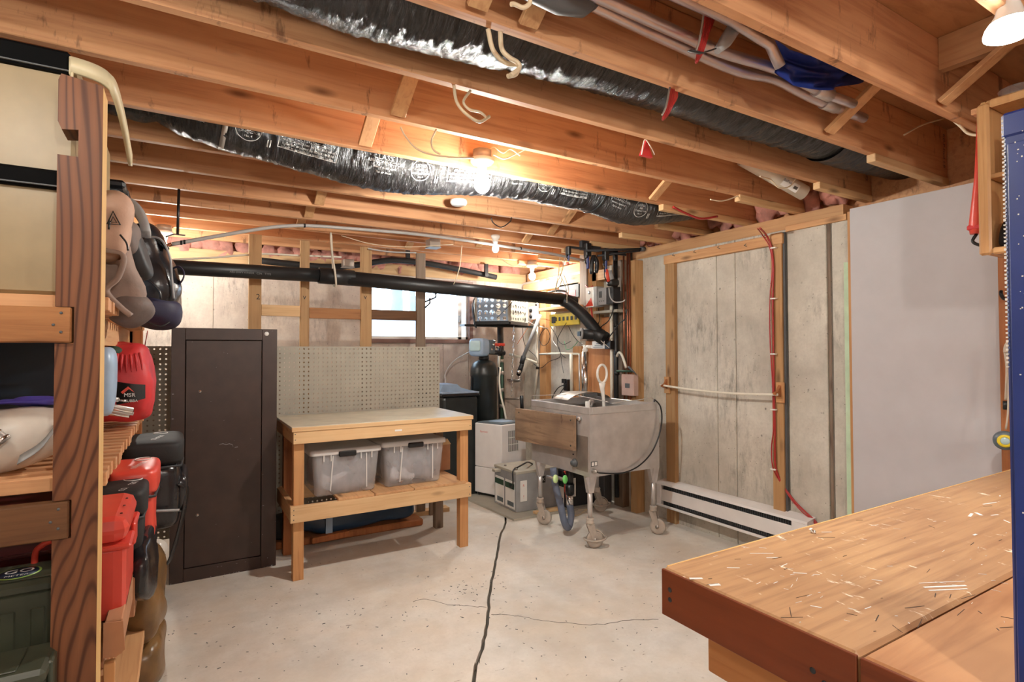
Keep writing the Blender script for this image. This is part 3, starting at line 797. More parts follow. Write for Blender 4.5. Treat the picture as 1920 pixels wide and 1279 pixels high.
MB().tube(smooth([at(1203, 290, y=1.99), at(1209, 262, y=1.97), at(1220, 275, y=1.97), at(1227, 290, y=1.97)], 5), .003, 6).build('strand', M['white'], t)

def cable(pts, r=.0035, mat='cable', label='', name='cable', cat='cable', group=None):
    m = MB().tube(smooth(pts, 6), r, 7); return m.single(name, M[mat] if isinstance(mat, str) else mat, label, cat, group)
W = 'white cables along the joists'
cable(pxp([(915, 55), (925, 95), (948, 118), (972, 122), (968, 138), (952, 143)], y=1.47), .0075, label='outer white cable looping in front of the upper black duct', group=W)
cable(pxp([(938, 60), (941, 92), (955, 108), (970, 117), (973, 128), (958, 141)], y=1.44), .0075, label='inner white cable of the pair looping in front of the upper black duct', group=W)
cable(pxp([(851, 160), (856, 190), (872, 212), (898, 228), (918, 218)], y=1.85), .006, label='longer cream cable hanging from the joist above the middle bulb', group=W)
cable(pxp([(882, 170), (869, 190), (880, 205), (900, 210), (912, 220)], y=1.83), .005, label='shorter curled cream cable hanging from the joist above the middle bulb', group=W)
cable(pxp([(751, 238), (760, 255), (780, 278), (810, 290), (850, 295), (888, 296)], y=2.22), .004, label='white cable running to the middle bulb holder from the left', group=W)
cable(pxp([(818, 243), (809, 262), (812, 280), (826, 290)], y=2.23), .004, label='short white cable drooping beside the one feeding the middle bulb', group=W)
cable(pxp([(925, 290), (945, 298), (965, 290), (985, 280)], y=2.62), .004, label='white cable leaving the middle bulb holder to the right', group=W)
cable(pxp([(913, 288), (925, 276), (943, 287), (957, 280), (975, 292)], y=2.6), .003, label='thin tangled white cable above the middle bulb', group=W)
cable(pxp([(1332, 374), (1350, 377), (1366, 374), (1385, 367)], y=2.25), .004, label='white cable stub poking out of the joist right of the duct', group=W)
cable(pxp([(1425, 331), (1445, 337), (1460, 352), (1480, 350), (1493, 335)], y=1.98), .004, label='white cable tied round the capped pipe', group=W)
cable(pxp([(1695, 253), (1730, 234), (1770, 222)], y=1.36), .0045, label='pale cable stub sticking out of the joist above the white wall sheet', group=W)
cable(pxp([(1790, 228), (1800, 236), (1815, 250), (1836, 254)], x=2.9), .006, label='white cable running along the joist into the wall cupboard', group=W)
cable(pxp([(958, 8), (965, 8), (980, 14), (992, 8), (994, 0)], y=1.2), .006, label='white cable loop at the top edge left of the grey foam pipe', group=W)
cable(pxp([(921, 408), (925, 418), (940, 426), (956, 416), (959, 408)], y=3.42), .004, 'black', label='thin black cable loop hanging behind the middle bulb', group=None)
cable(pxp([(1262, 388), (1290, 402), (1315, 410), (1345, 406)], y=2.62), .008, 'redcord', label='red tube crossing in front of the duct at its right end', group=None)
# capped white plastic pipe with its sticker
t = empty('capped_pipe', at(1490, 350, y=2.08), 'white plastic pipe with a printed sticker poking down between the joists', 'pipe')
p0, p1 = at(1430, 318, y=2.12), at(1508, 362, y=2.02); d = (p1-p0).normalized()
MB().tube([p0-d*.15, p0, p1], .046, 24).build('pipe_run', M['pvc'], t)
sd = d.cross((p1-EYE).normalized()).normalized(); up2 = sd.cross(d).normalized()
if up2.dot(EYE-p1) < 0: up2 = -up2
def wrap_patch(c, d, up, R, L, half, name, mat, parent, n=10):
    s_ = d.cross(up).normalized(); vs = []
    for i in range(n+1):
        a = -half+2*half*i/n
        for q in (-L/2, L/2): vs.append(c+d*q+(up*math.cos(a)+s_*math.sin(a))*R)
    return MB().add(vs, [(2*i, 2*i+1, 2*i+3, 2*i+2) for i in range(n)], True).build(name, mat, parent)
cc = p0.lerp(p1, .60)
wrap_patch(cc, d, up2, .0468, .115, .55, 'sticker', M['paper'], t)
s2 = d.cross(up2)
if s2.z > 0: s2 = -s2
m = MB(); write(m, 'BalPex', cc-d*.03+up2*.0476-s2*.012, .022, d, -s2)
for q in range(7): m.box(0, 0, 0, 0, 0, 0) if False else m.prism([(0, 0), (.0022+.001*(q % 2), 0), (.0022+.001*(q % 2), .018), (0, .018)], up2*.0003, cc+d*(.022+q*.004)+up2*.0474+s2*.008, d, -s2)
m.build('sticker_print', M['inkb'], t)

# main black drain pipe with couplings and elbow
t = empty('drain_pipe', at(640, 520, y=4.45), 'thick black plastic drain pipe crossing the whole room in front of the studs and window', 'pipe')
q = [at(px, py, y=4.45) for px, py in ((300, 501), (605, 517), (1062, 563))]
q0 = q[0]+V(-.6, 0, .0)
MB().tube([q0, q[1]], .052, 24).build('pipe_run', M['abs'], t)
MB().tube([q[1]-V(.03, 0, 0), q[1]+V(.24, 0, -.005)], .063, 24).build('coupling', M['abs'], t)
qe = V(3.20, 4.40, q[2].z)
MB().tube([q[1], qe], .058, 24).build('pipe_run', M['abs'], t)
pe = [qe-V(.1, 0, 0), qe, at(1092, 590, x=3.32), at(1128, 634, x=3.40)]
MB().tube(smooth(pe, 5), .056, 24).build('elbow_run', M['abs'], t)
MB().tube([at(1064, 563, y=4.42)-V(.06, 0, 0), at(1075, 568, y=4.40)+V(.02, 0, 0)], .064, 20).build('coupling', M['abs'], t)
MB().tube([at(1112, 622, x=3.37), at(1135, 636, x=3.41)], .066, 20).build('coupling', M['abs'], t)
p0, p1 = at(1092, 626, x=3.26), at(1132, 628, x=3.44)
MB().tube([p0, p1], .05, 24).build('branch_tee', M['abs'], t)
dd = (p0-p1).normalized()
MB().tube([p0, p0+dd*.02], .054, 24).build('cleanout_cap', M['grey'], t)
MB().box(p0.x-.045, p0.x-.02, p0.y-.02, p0.y+.02, p0.z-.022, p0.z+.022).build('cap_nut', M['black'], t)
wire = M['ink']
m = MB(); a = at(455, 510, y=4.39); write(m, 'ABS DWV 4 INCH   CSA   TYPE', at(470, 512, y=4.395), .02, (1, 0, 0), (0, 0, 1)); m.build('pipe_print', plain('dim_print', (120, 120, 120), .6), t)
# ropes and wires that carry it
cable([at(620, 436, y=4.36), at(622, 470, y=4.36), at(628, 510, y=4.36), at(630, 534, y=4.38), at(626, 536, y=4.44), at(624, 500, y=4.52), at(621, 440, y=4.4)], .008, 'rope', 'twisted rope looped round the black drain pipe between the first two studs', 'rope', 'rope')
cable([at(866, 460, y=4.35), at(862, 500, y=4.35), at(852, 530, y=4.36), at(848, 532, y=4.44)], .0035, 'cable', 'thin white cord holding the drain pipe just right of the window stud', 'cord', 'cord')
t = empty('hanging_cord', at(1055, 500, y=4.3), 'white cord strung from the ceiling clamps around the drain pipe elbow', 'cord')
for pl in ([(1050, 483), (1047, 515), (1040, 545)], [(1060, 480), (1053, 510), (1045, 530), (1041, 548)], [(1050, 513), (1062, 545), (1063, 568)], [(1057, 515), (1066, 542), (1062, 560)], [(1047, 515), (1053, 520), (1050, 535), (1043, 542)]):
    MB().tube(smooth([at(a, b, y=4.32) for a, b in pl], 5), .004, 6).build('strand', M['rope'], t)

# long pale plastic pipe curving along the joists, and thinner ones
t = empty('plastic_pipe', at(500, 428, y=4.28), 'long pale grey plastic pipe curving under the far joists to the utility corner', 'pipe')
a = [at(x, y, y=4.28) for x, y in ((322, 458), (350, 453), (400, 444), (470, 432), (520, 425), (575, 423), (650, 428), (760, 437), (860, 449), (985, 468), (1040, 477), (1110, 492), (1150, 499))]
MB().tube(smooth(a, 5), [.013]*61, 12).build('pipe_run', M['greypipe'], t)
for k in ((340, 455), (346, 454), (571, 423), (976, 466)):
    p = at(*k, y=4.28); MB().tube([p-V(.006, 0, 0), p+V(.006, 0, 0)], .0155, 12).build('pipe_band', M['black'], t)
MB().tube([at(309, 462, y=4.28), at(322, 458, y=4.28)], .012, 8).build('brass_fitting', M['copper'], t)
cable([at(x, y, y=4.678) for x, y in ((300, 488), (400, 483), (460, 478), (500, 476), (560, 479), (640, 482))], .008, 'pvc', 'thin white plastic pipe behind the studs near the back wall', 'plastic_pipe', 'pipe')
cable([at(x, y, y=4.5) for x, y in ((640, 442), (700, 458), (770, 463), (850, 458))], .003, 'cable', 'thin pale wire sagging under the far joists', 'wire', 'wire')
cable([at(x, y, y=4.6) for x, y in ((690, 466), (730, 472), (780, 474))], .007, 'greypipe', 'short grey conduit between the two right-hand studs', 'conduit', 'pipe')
cable([at(x, y, y=4.9) for x, y in ((940, 486), (960, 498), (985, 497))], .004, 'cable', 'white cable curling to the lamp in the utility corner', group=W)
# black foam-insulated pipe along the back wall with its brackets
t = empty('insulated_pipe', at(850, 505, y=5.5), 'black foam-wrapped pipe running along the top of the back wall above the window', 'pipe')
a = [at(x, y, y=5.5) for x, y in ((480, 488), (600, 500), (660, 498), (700, 492), (740, 488), (800, 494), (860, 505), (930, 520))]
MB().tube(smooth(a, 5), .03, 12).build('pipe_run', M['blackm'], t)
for px, py in ((765, 470), (1083, 0), (912, 505)):
    if py: p = at(px, py, y=5.45); MB().box(p.x-.02, p.x+.02, 5.44, 5.47, p.z-.08, p.z+.06).build('bracket', M['black'], t)
cable([at(x, y, y=4.55) for x, y in ((277, 620), (273, 640), (270, 660))], .003, 'redcord', 'thin red cord hanging beside the shelving end above the pegboard', 'cord', 'cord')
# junction boxes on the far joists
for px, py, y, l in ((812, 460, 4.55, 'galvanised junction plate under the far joists above the window'), (290, 434, 5.3, 'square galvanised box on the far joist beside the hanging threaded rod'), (652, 497, 5.4, 'pale electrical box at the top of the back wall between studs')):
    p = at(px, py, y=y); t = empty('junction_box', p, l, 'electrical box')
    MB().box(p.x-.05, p.x+.05, y-.05, y+.05, p.z-.02, p.z+.05, b=.004).build('box_body', M['zinc'], t)
    MB().box(p.x-.056, p.x+.056, y-.056, y+.056, p.z-.026, p.z-.021, b=.002).build('cover_plate', M['grey'], t)
p = at(335, 400, y=3.885); q = at(333, 440, y=3.885)
q = q; p = V(p.x, p.y, 2.431)
t = empty('threaded_rod', q, 'short dark rod with a hook hanging from a joist left of the studs', 'rod')
MB().tube([p, q], .008, 10).build('rod', M['black'], t)
MB().tube(smooth([q+V(-.06, 0, -.02), q+V(-.02, 0, 0), q, q+V(.04, 0, 0)], 4), .004, 6).build('hook', M['dgrey'], t)

# ============================================================ SLATTED SHELVING, LEFT
SX, SY0, SY1 = -.18, 1.78, 3.62
sh = empty('slatted_shelf_unit', (-.55, 2.7, 0), 'tall home-built shelving of notched cedar posts and slatted shelves along the left wall', 'shelving')
def notched(x0, x1, y0, y1, name='post', mat='cedar', notch=True, top=2.145):
    # outline in the x-z plane, seen from the camera: notches cut in the left side
    w_ = x1-x0
    pl = [(0, 0), (w_, 0), (w_, top), (w_*.06, top+.012), (0, top-.005)]
    if notch:
        pl += [(0, 2.035), (.008, 2.015), (.042, 2.02), (.042, 1.95), (.0, 1.95), (0, 1.565), (.038, 1.565), (.038, 1.472), (0, 1.472),
               (0, 1.078), (.038, 1.078), (.038, .982), (0, .982), (0, .5), (.03, .5), (.03, .4), (0, .4)]
    return MB().prism([(p[0], p[1]) for p in pl], (0, y1-y0, 0), (x0, y0, 0)).build(name, M[mat], sh)
notched(-.272, SX, SY0, SY0+.088)
MB().box(SX-.0005, SX+.0012, SY0+.001, SY0+.087, 0, 2.14).build('post_edge', M['cut'], sh)
notched(-.272, SX, SY1-.03, SY1+.058, mat='stud_red', notch=False, top=2.1)
notched(-1.0+.02, -.91, SY0, SY0+.088, notch=False); notched(-1.0+.02, -.91, SY1-.03, SY1+.058, notch=False)
for z0, z1, m in ((1.474, 1.563, 'rail'), (.984, 1.076, 'rail_old'), (.402, .498, 'rail_old')):
    r = MB().box(-.98, -.238, SY0-.012, SY0+.028, z0, z1, b=.003).build('end_rail', M[m], sh)
    for dx, dz in ((-.02, .03), (-.035, .0), (-.02, -.018)):
        MB().lathe([(0, 0), (.0035, 0), (.0035, .002), (0, .002)], (-.238+dx, SY0-.0135, (z0+z1)/2+dz), (0, 1, 0), 10).build('screw', M['dgrey'], r)
    MB().box(-.98, -.22, SY1-.03, SY1+.01, z0, z1, b=.003).build('end_rail', M[m], sh)
for zsh in (1.565, 1.085, .50):
    zs = zsh
    for xx in (-.27, -.93):
        MB().box(xx, xx+.035, SY0+.09, SY1-.03, zs-.09, zs-.001).build('side_rail', M['soft_y'], sh)
    n = 21
    for i in range(n):
        y = SY0+.095+i*(SY1-SY0-.12)/n
        if zsh < .8: random.seed(i)
        xo = .004*math.sin(i*5.1)
        MB().box(-.93, SX+.008+xo, y, y+.038, zs, zs+.036, b=.0015).build('slat', M['slat'], sh)

# cream storage boxes with black front bars, top left
def cream_box(z0, z1, bar0, bar1, lab, top=False):
    t = empty('storage_box', (-.62, 2.2, z0), lab, 'storage box', 'cream boxes on the top shelf')
    y0 = 1.90
    MB().box(-.96, -.252, y0, 2.75, z0, z1-.02, b=.01).build('box_body', M['cream'], t)
    MB().box(-.97, -.262, y0-.022, y0+.02, bar0, bar1, b=.008).build('front_bar', plain('deep_black', (8, 8, 9), .8, spec=.1), t)
    MB().box(-.96, -.262, y0-.026, y0-.02, bar0+.004, bar0+.008, b=.001).build('bar_lip', M['dgrey'], t)
    if top:
        # curved rim that sweeps round the corner
        z1 -= .05; c = V(-.27, y0+.02, 0); path = [V(-.262, y0-.02, z1-.01)]
        path += [V(-.262, y0-.02, z1), V(-.215, y0-.015, z1-.004), V(-.185, y0+.0, z1-.012), V(-.168, y0+.03, z1-.03), V(-.16, y0+.2, z1-.06), V(-.158, y0+.45, z1-.10)]
        MB().strip(smooth(path, 5), (0, 0, 1), .042, .012).build('rim', M['creaml'], t)
        MB().box(-.25, -.205, y0+.0, 2.06, z0+.13, z1-.03, b=.02).build('corner_panel', M['creaml'], t)
        MB().box(-.262, -.255, y0-.024, y0-.016, z1-.08, z1-.02, b=.002).build('tab', M['creaml'], t)
    return t
cream_box(1.603, 1.915, 1.885, 1.935, 'lower cream storage box with black front bar behind the notched post')
cream_box(1.917, 2.275, 2.20, 2.26, 'upper cream storage box with curved pale rim, stacked against the joists', True)

def px_box(name, mat, y0, dy, p0, p1, lab, cat, b=.01, group=None, parts=None):
    a, c = at(*p0, y=y0), at(*p1, y=y0)
    t = empty(name, ((a.x+c.x)/2, y0+dy/2, min(a.z, c.z)), lab, cat, group)
    return t, min(a.x, c.x), max(a.x, c.x), y0, y0+dy, min(a.z, c.z), max(a.z, c.z)

# dark blue tote on the middle shelf
t = empty('tote', (-.6, 3.2, 1.122), 'dark blue plastic tote at the back of the middle shelf, left of the post', 'tote')
MB().box(-.96, -.36, 3.05, 3.55, 1.18, 1.52, b=.02).build('tote_body', M['teal'], t)
MB().box(-.965, -.355, 3.045, 3.555, 1.52, 1.54, b=.008).build('tote_lid', M['teal'], t)
MB().box(-.94, -.38, 3.06, 3.54, 1.122, 1.18, b=.01).build('tote_base', M['teal'], t)
# white shell with a buckle and cloth next to it
t = empty('white_boot_shell', (-.45, 1.93, 1.122), 'white plastic sports boot shell with silver buckle lying on the middle shelf slats', 'boot')
MB().blob((-.415, 2.03, 1.208), (.30, .22, .17), .85, .005, 6, 3, shape=lambda q: Vector((q.x, q.y, q.z*(1.0-.0*q.x)+.25*q.x*(q.x > 0)))).build('shell', M['offwhite'], t)
bk = MB(); bk.tube(smooth([V(-.45, 1.90, 1.275), V(-.415, 1.89, 1.25), V(-.385, 1.89, 1.22)], 5), [.016]*11, 12); b_ = bk.build('buckle', M['steel2'], t)
for k in range(4):
    q = V(-.44+.016*k, 1.898-.003*k, 1.266-.013*k); MB().tube([q, q+V(.005, -.001, -.005)], .020, 12).build('buckle_ring', M['chrome'], b_)
MB().tube([q+V(0, 0, 0) for q in arc((-.452, 1.90, 1.275), .026, 0, 2*PI, 18, (1, 0, 0), (0, 0, 1))][:-1], .004, 6, closed=True).build('buckle_loop', M['black'], t)
MB().strip(smooth([V(-.36, 1.90, 1.17), V(-.32, 1.92, 1.20), V(-.29, 1.95, 1.25)], 4), (0, 1, .6), .035, .003).build('side_stripe', M['grey'], t)
MB().blob((-.36, 2.06, 1.312), (.16, .10, .025), .8, .008, 20, 5).single('cloth', M['lav'], 'violet cloth peeping out between the blue tote and the white boot shell', 'cloth')

# lower left: dark red bin with a handle, olive boxes
t = empty('red_bin', (-.6, 2.2, .54), 'dark red plastic bin with a bent red handle behind the olive boxes', 'bin')
MB().box(-.96, -.30, 2.10, 2.7, .54, .97, b=.02).build('bin_body', M['dred'], t)
for z in (.75, .86, .9): MB().box(-.965, -.295, 2.09, 2.11, z, z+.012, b=.003).build('rib', M['dred'], t)
MB().tube(smooth([at(64, 1100, y=2.05), at(66, 1040, y=2.03), at(80, 1022, y=2.02), at(97, 1014, y=2.02)], 5), .008, 8).build('handle', M['red'], t)
def ammo(x0, x1, y0, y1, z0, z1, lab, badge):
    t = empty('olive_box', ((x0+x1)/2, (y0+y1)/2, z0), lab, 'box', 'olive boxes on the lower shelf')
    MB().box(x0+.006, x1-.006, y0+.006, y1-.006, z0, z1-.03, b=.006).build('box_body', M['olive'], t)
    l = MB().box(x0, x1, y0, y1, z1-.035, z1, b=.01).build('box_lid', M['olive'], t)
    MB().box(x0+.02, x1-.055, y0+.02, y1-.02, z1, z1+.004, b=.003).build('lid_panel', M['olive'], l)
    for k in range(3):
        MB().box(x1-.007, x1-.003, y0+.06+k*.045, y0+.08+k*.045, z0+.06, z1-.08, b=.002).build('side_rib', M['olive'], t)
    MB().box(x1-.006, x1+.006, (y0+y1)/2-.03, (y0+y1)/2+.03, z1-.10, z1-.005, b=.004).build('latch', M['olive'], t)
    for k in range(3): MB().box(x0+.05+k*.06, x0+.08+k*.06, y0+.0015, y0+.008, z0+.05, z1-.07, b=.003).build('front_rib', M['olive'], t)
    if badge:
        c = V(x0+(x1-x0)*.50, (y0+y1)/2-.01, z1+.0046)
        MB().lathe([(0, 0), (.048, 0), (.048, .0006), (0, .0006)], c, seg=40).build('badge', plain('badge_green', (150, 190, 90), .4), t)
        MB().lathe([(0, 0), (.043, 0), (.043, .0012), (0, .0012)], c, seg=40).build('badge_face', plain('badge_navy', (30, 44, 62), .4), t)
        m = MB(); write(m, 'GO', c+V(0, .01, .0016), .042, (1, 0, 0), (0, 1, 0)); write(m, 'METER', c+V(0, -.024, .0016), .017, (1, 0, 0), (0, 1, 0)); m.build('badge_print', M['ink'], t)
        m = MB(); write(m, 'V-KOX', c+V(.098, .01, -.0), .026, (.3, 1, 0), (-1, .3, 0)); m.build('lid_print', M['ink'], t)
    return t
ammo(-.50, -.236, 1.885, 2.06, .62, .855, 'olive green box with round sticker on its lid, the taller one nearest the post', True)
ammo(-.46, -.262, 1.66, 1.82, .5405, .72, 'olive green box without sticker, in front of and lower than the other', False)
MB().box(-.52, -.236, 1.88, 2.07, .537, .618, b=.004).single('packing_crate', M['olive'], 'low olive crate under the box with the round sticker', 'box')
MB().box(-.95, -.25, 1.63, 1.775, .50, .539, b=.003).single('shelf_plank', M['rail_old'], 'dark plank projecting in front of the post under the front olive box', 'plank')

# ------------------------------------------------------------ right of the post: top shelf
t = empty('grey_tote', (-.55, 2.3, 1.603), 'pale blue-grey plastic tote standing between the backpack and the duffel bag', 'tote')
MB().box(-.9, -.165, 2.72, 2.98, 1.603, 1.93, b=.015).build('tote_body', M['bluegrey'], t)
MB().box(-.905, -.16, 2.99, 3.08, 1.603, 1.95, b=.015).build('tote_side', M['black'], t)
t, x0, x1, y0, y1, z0, z1 = px_box('lidded_bin', None, 3.1, .45, (175, 388), (236, 340), 'black lidded plastic bin at the top behind the backpack', 'bin')
x0 = -.75
MB().box(x0, x1-.02, y0, y1, 1.955, z1-.035, b=.02).build('bin_body', M['dgrey'], t)
MB().box(x0-.01, x1, y0-.02, y1+.02, z1-.04, z1, b=.012).build('bin_lid', M['black'], t)
MB().box(x1-.012, x1+.003, y0+.12, y0+.26, z1-.10, z1-.01, b=.004).build('bin_clip', M['black'], t)
MB().box(x0, -.22, 3.12, 3.55, 1.603, 1.953, b=.02).single('support_tote', M['dgrey'], 'dark grey tote under the black lidded bin', 'tote')

# taupe backpack
t = empty('backpack', (-.2, 2.35, 1.603), 'slumped taupe and grey backpack hanging over the edge of the top shelf', 'backpack')
c = at(212, 500, y=2.35)
def shp(q): return Vector((q.x*(1.0-.25*q.z), q.y, q.z*(1+.08*q.x)))
MB().blob((-.207, 2.38, 1.775), (.15, .40, .36), .7, .045, 9, 11, shape=shp, nu=40, nv=28).build('pack_body', M['taupe'], t)
MB().blob(at(232, 588, y=2.35)+V(.012, 0, .01), (.13, .36, .12), .75, .02, 8, 4, rot=Matrix.Rotation(math.radians(32), 4, 'Y'), nu=32, nv=18).build('pack_bottom', M['taupe2'], t)
MB().blob(at(222, 425, y=2.15)+V(-.02, 0, .0), (.12, .2, .22), .8, .02, 9, 8).build('pack_pocket', plain('tan_patch', (186, 150, 128), .7, bump=.2), t)
MB().strip(smooth([at(200, 470, y=2.1), at(232, 480, y=2.1), at(222, 520, y=2.12), at(200, 545, y=2.13), at(225, 575, y=2.12), at(246, 592, y=2.12)], 6), (0, 1, .1), .07, .012).build('shoulder_strap', M['taupe'], t)
hs = MB(); hs.strip(smooth([at(222, 384, y=2.5), at(245, 386, y=2.5), at(262, 402, y=2.48), at(272, 425, y=2.46), at(273, 440, y=2.46)], 6), (0, 1, 0), .13, .03); hs.build('padded_hood', M['grey'], t)
hs = MB(); hs.blob(at(250, 470, y=2.35), (.07, .14, .2), .7, .012, 9, 6, rot=Matrix.Rotation(math.radians(-22), 4, 'Y')); hs.build('hip_pad', M['dark'], t)
hs = MB(); hs.blob(at(232, 445, y=2.3), (.09, .16, .12), .7, .012, 9, 7); hs.build('side_pad', M['taupe2'], t)
lg = MB(); lc = at(212, 413, y=2.05)
lg.tube([lc+V(-.014, 0, -.012), lc+V(.0, -.004, .026), lc+V(.018, 0, -.012)], .003, 6, closed=True); lg.tube([lc+V(-.006, 0, -.006), lc+V(.0, -.004, .010), lc+V(.009, 0, -.006)], .002, 6, closed=True)
lg.build('logo', M['inkb'], t)
for a, b in (((225, 440), (240, 470)), ((196, 395), (204, 430))):
    MB().tube(smooth([at(*a, y=2.06), (at(*a, y=2.06)+at(*b, y=2.06))/2+V(.006, 0, 0), at(*b, y=2.06)], 4), .003, 6).build('cord', M['black'], t)
MB().box(*sorted((at(190, 400, y=2.0).x, at(193, 440, y=2.0).x)), 1.98, 2.0, at(190, 440, y=2.0).z, at(190, 415, y=2.0).z).build('care_tag', M['yellow'], t)

# black duffel with navy base
t = empty('duffel_bag', (-.09, 3.05, 1.55), 'glossy black duffel bag with navy base drooping off the top shelf', 'bag')
c = at(294, 515, y=3.15)
def shd(q): return Vector((q.x*(1-.32*max(0, q.z)), q.y, q.z))
R_ = Matrix.Rotation(math.radians(-10), 4, 'Y')
MB().blob(c+V(-.026, 0, -.012), (.222, .44, .44), .62, .022, 7, 21, shape=shd, rot=R_, nu=48, nv=36).build('bag_body', M['blackgloss'], t)
MB().blob(at(288, 583, y=3.15), (.235, .46, .15), .62, .012, 7, 5, rot=Matrix.Rotation(math.radians(12), 4, 'Y'), nu=40, nv=20).build('bag_base', M['navy'], t)
hp = smooth([at(318, 507, y=3.05), at(335, 500, y=3.02), at(345, 512, y=3.0), at(340, 528, y=3.0), at(322, 540, y=3.05)], 6)
MB().strip(hp, (0, 1, .2), .045, .006).build('carry_handle', M['navy'], t)
MB().tube(smooth([at(268, 445, y=2.95), at(300, 448, y=2.92), at(318, 480, y=2.92), at(322, 520, y=2.93), at(326, 560, y=2.94)], 6), .005, 6).build('piping', M['grey'], t)
MB().tube(smooth([at(250, 592, y=2.9), at(275, 604, y=2.9), at(300, 612, y=2.9), at(318, 604, y=2.92)], 6), .004, 6).build('base_piping', M['black'], t)
MB().tube(smooth([at(266, 523, y=2.93), at(282, 528, y=2.92), at(298, 545, y=2.92), at(302, 560, y=2.92)], 6), .0055, 6).build('fold_piping', M['blackgloss'], t)
for p in ((301, 455), (308, 462)):
    q = at(*p, y=2.98); MB().box(q.x-.022, q.x+.022, 2.96, 3.0, q.z-.008, q.z+.008, b=.003, rot=Matrix.Rotation(math.radians(40), 4, 'Y')).build('buckle', M['black'], t)

# ------------------------------------------------------------ middle shelf
t = empty('stuff_sack', (-.13, 2.9, 1.121), 'red nylon stuff sack with black logo patch on the middle shelf', 'bag')
c = at(232, 720, y=2.85)
def shs(q): return Vector((q.x*(1-.16*max(0, q.z)), q.y*(1-.2*max(0, q.z)), q.z))
MB().blob(c+V(-.012, .1, .006), (.235, .34, .335), .42, .014, 10, 31, shape=shs, nu=44, nv=32).build('sack_body', M['redfab'], t)
for k in range(9):
    a = k*.09-.36; q = at(196+k*8.2, 672-abs(k-5)*1.5, y=2.8)
    MB().tube(smooth([q+V(0, -.01, .012), q+V(.002*(k-4), -.03, -.02), q+V(.003*(k-4), -.036, -.06)], 4), [.006, .006, .006, .006, .006, .005, .004, .003, .001], 6).build('gather_fold', M['redfab'], t)
a, b_ = at(219, 722, y=2.70), at(270, 752, y=2.70)
pt = MB(); n = 12; vs = []
for i in range(n+1):
    px_ = 217+i*55/n
    for py_ in (716+i*.5, 760-i*1.0):
        p = at(px_, py_, y=2.7); dy = .07-.07*math.cos((i/n-.5)*1.9)+.02*abs(py_-738)/20*0
        vs.append(p+V(0, dy*1.4-.014, 0))
pt.add(vs, [(2*i, 2*i+1, 2*i+3, 2*i+2) for i in range(n)], True).build('logo_patch', M['blackm'], t)
ux = (at(262, 742, y=2.70)-at(226, 742, y=2.70)).normalized(); ux = (ux+V(0, .25, 0)).normalized(); uz = V(.0, 0, 1)
m = MB(); write(m, 'MSR', at(243, 741, y=2.675), .021, ux, uz); write(m, 'HUBBA', at(245, 752, y=2.675), .015, ux, uz); m.build('logo_text', M['ink'], t)
m = MB(); o_ = at(240, 735, y=2.675); m.add([o_+V(-.024, 0, -.0), o_+V(.0, 0, .022), o_+V(.006, 0, .012), o_+V(.0, 0, .009), o_+V(-.017, 0, -.008)], [(0, 1, 3, 4), (1, 2, 3)]); m.add([o_+V(.002, 0, .02), o_+V(.022, .005, -.004), o_+V(.004, 0, .011)], [(0, 1, 2)]); m.build('logo_peak', M['inkr'], t)
MB().blob(at(222, 663, y=2.95)+V(0, 0, .0), (.19, .26, .07), .8, .018, 14, 8).single('green_cloth', M['green'], 'dark green folded cloth on top of the red stuff sack', 'cloth')
t = empty('strap', at(262, 680, y=3.1), 'black padded strap hanging behind the red stuff sack', 'strap')
MB().strip(smooth([at(232, 657, y=2.95), at(258, 655, y=3.0), at(272, 672, y=3.05), at(279, 710, y=3.1), at(276, 752, y=3.1), at(268, 780, y=3.1)], 6), (0, 1, .1), .09, .02).build('webbing', M['blackm'], t)
MB().tube([at(262, 662, y=2.94), at(268, 668, y=2.94), at(266, 676, y=2.94)], .003, 6).build('metal_clip', M['chrome'], t)
t = empty('pole_bundle', at(215, 770, y=2.4), 'bundle of silver tent poles lying on the middle shelf in front of the red sack', 'poles')
for k in range(6):
    o_ = (k % 3)*5; r_ = (k//3)*7
    MB().tube([at(150, 751+o_+r_, y=2.38+.012*k), at(250-r_, 768+o_*.8+r_*.6, y=2.36+.012*k)], .0065, 8).build('pole', M['chrome'] if k % 2 else M['steel'], t)
MB().tube([at(150, 742, y=2.45), at(222, 750, y=2.42)], .008, 8).build('pole', M['steel'], t)
MB().tube([at(222, 750, y=2.42), at(236, 752, y=2.42)], .004, 8).build('pole_tip', M['chrome'], t)
MB().blob(at(193, 715, y=2.25), (.07, .2, .22), .5, .006, 8, 2).single('blue_cloth_roll', M['bluegrey'], 'pale blue rolled cloth beside the post on the middle shelf', 'cloth')

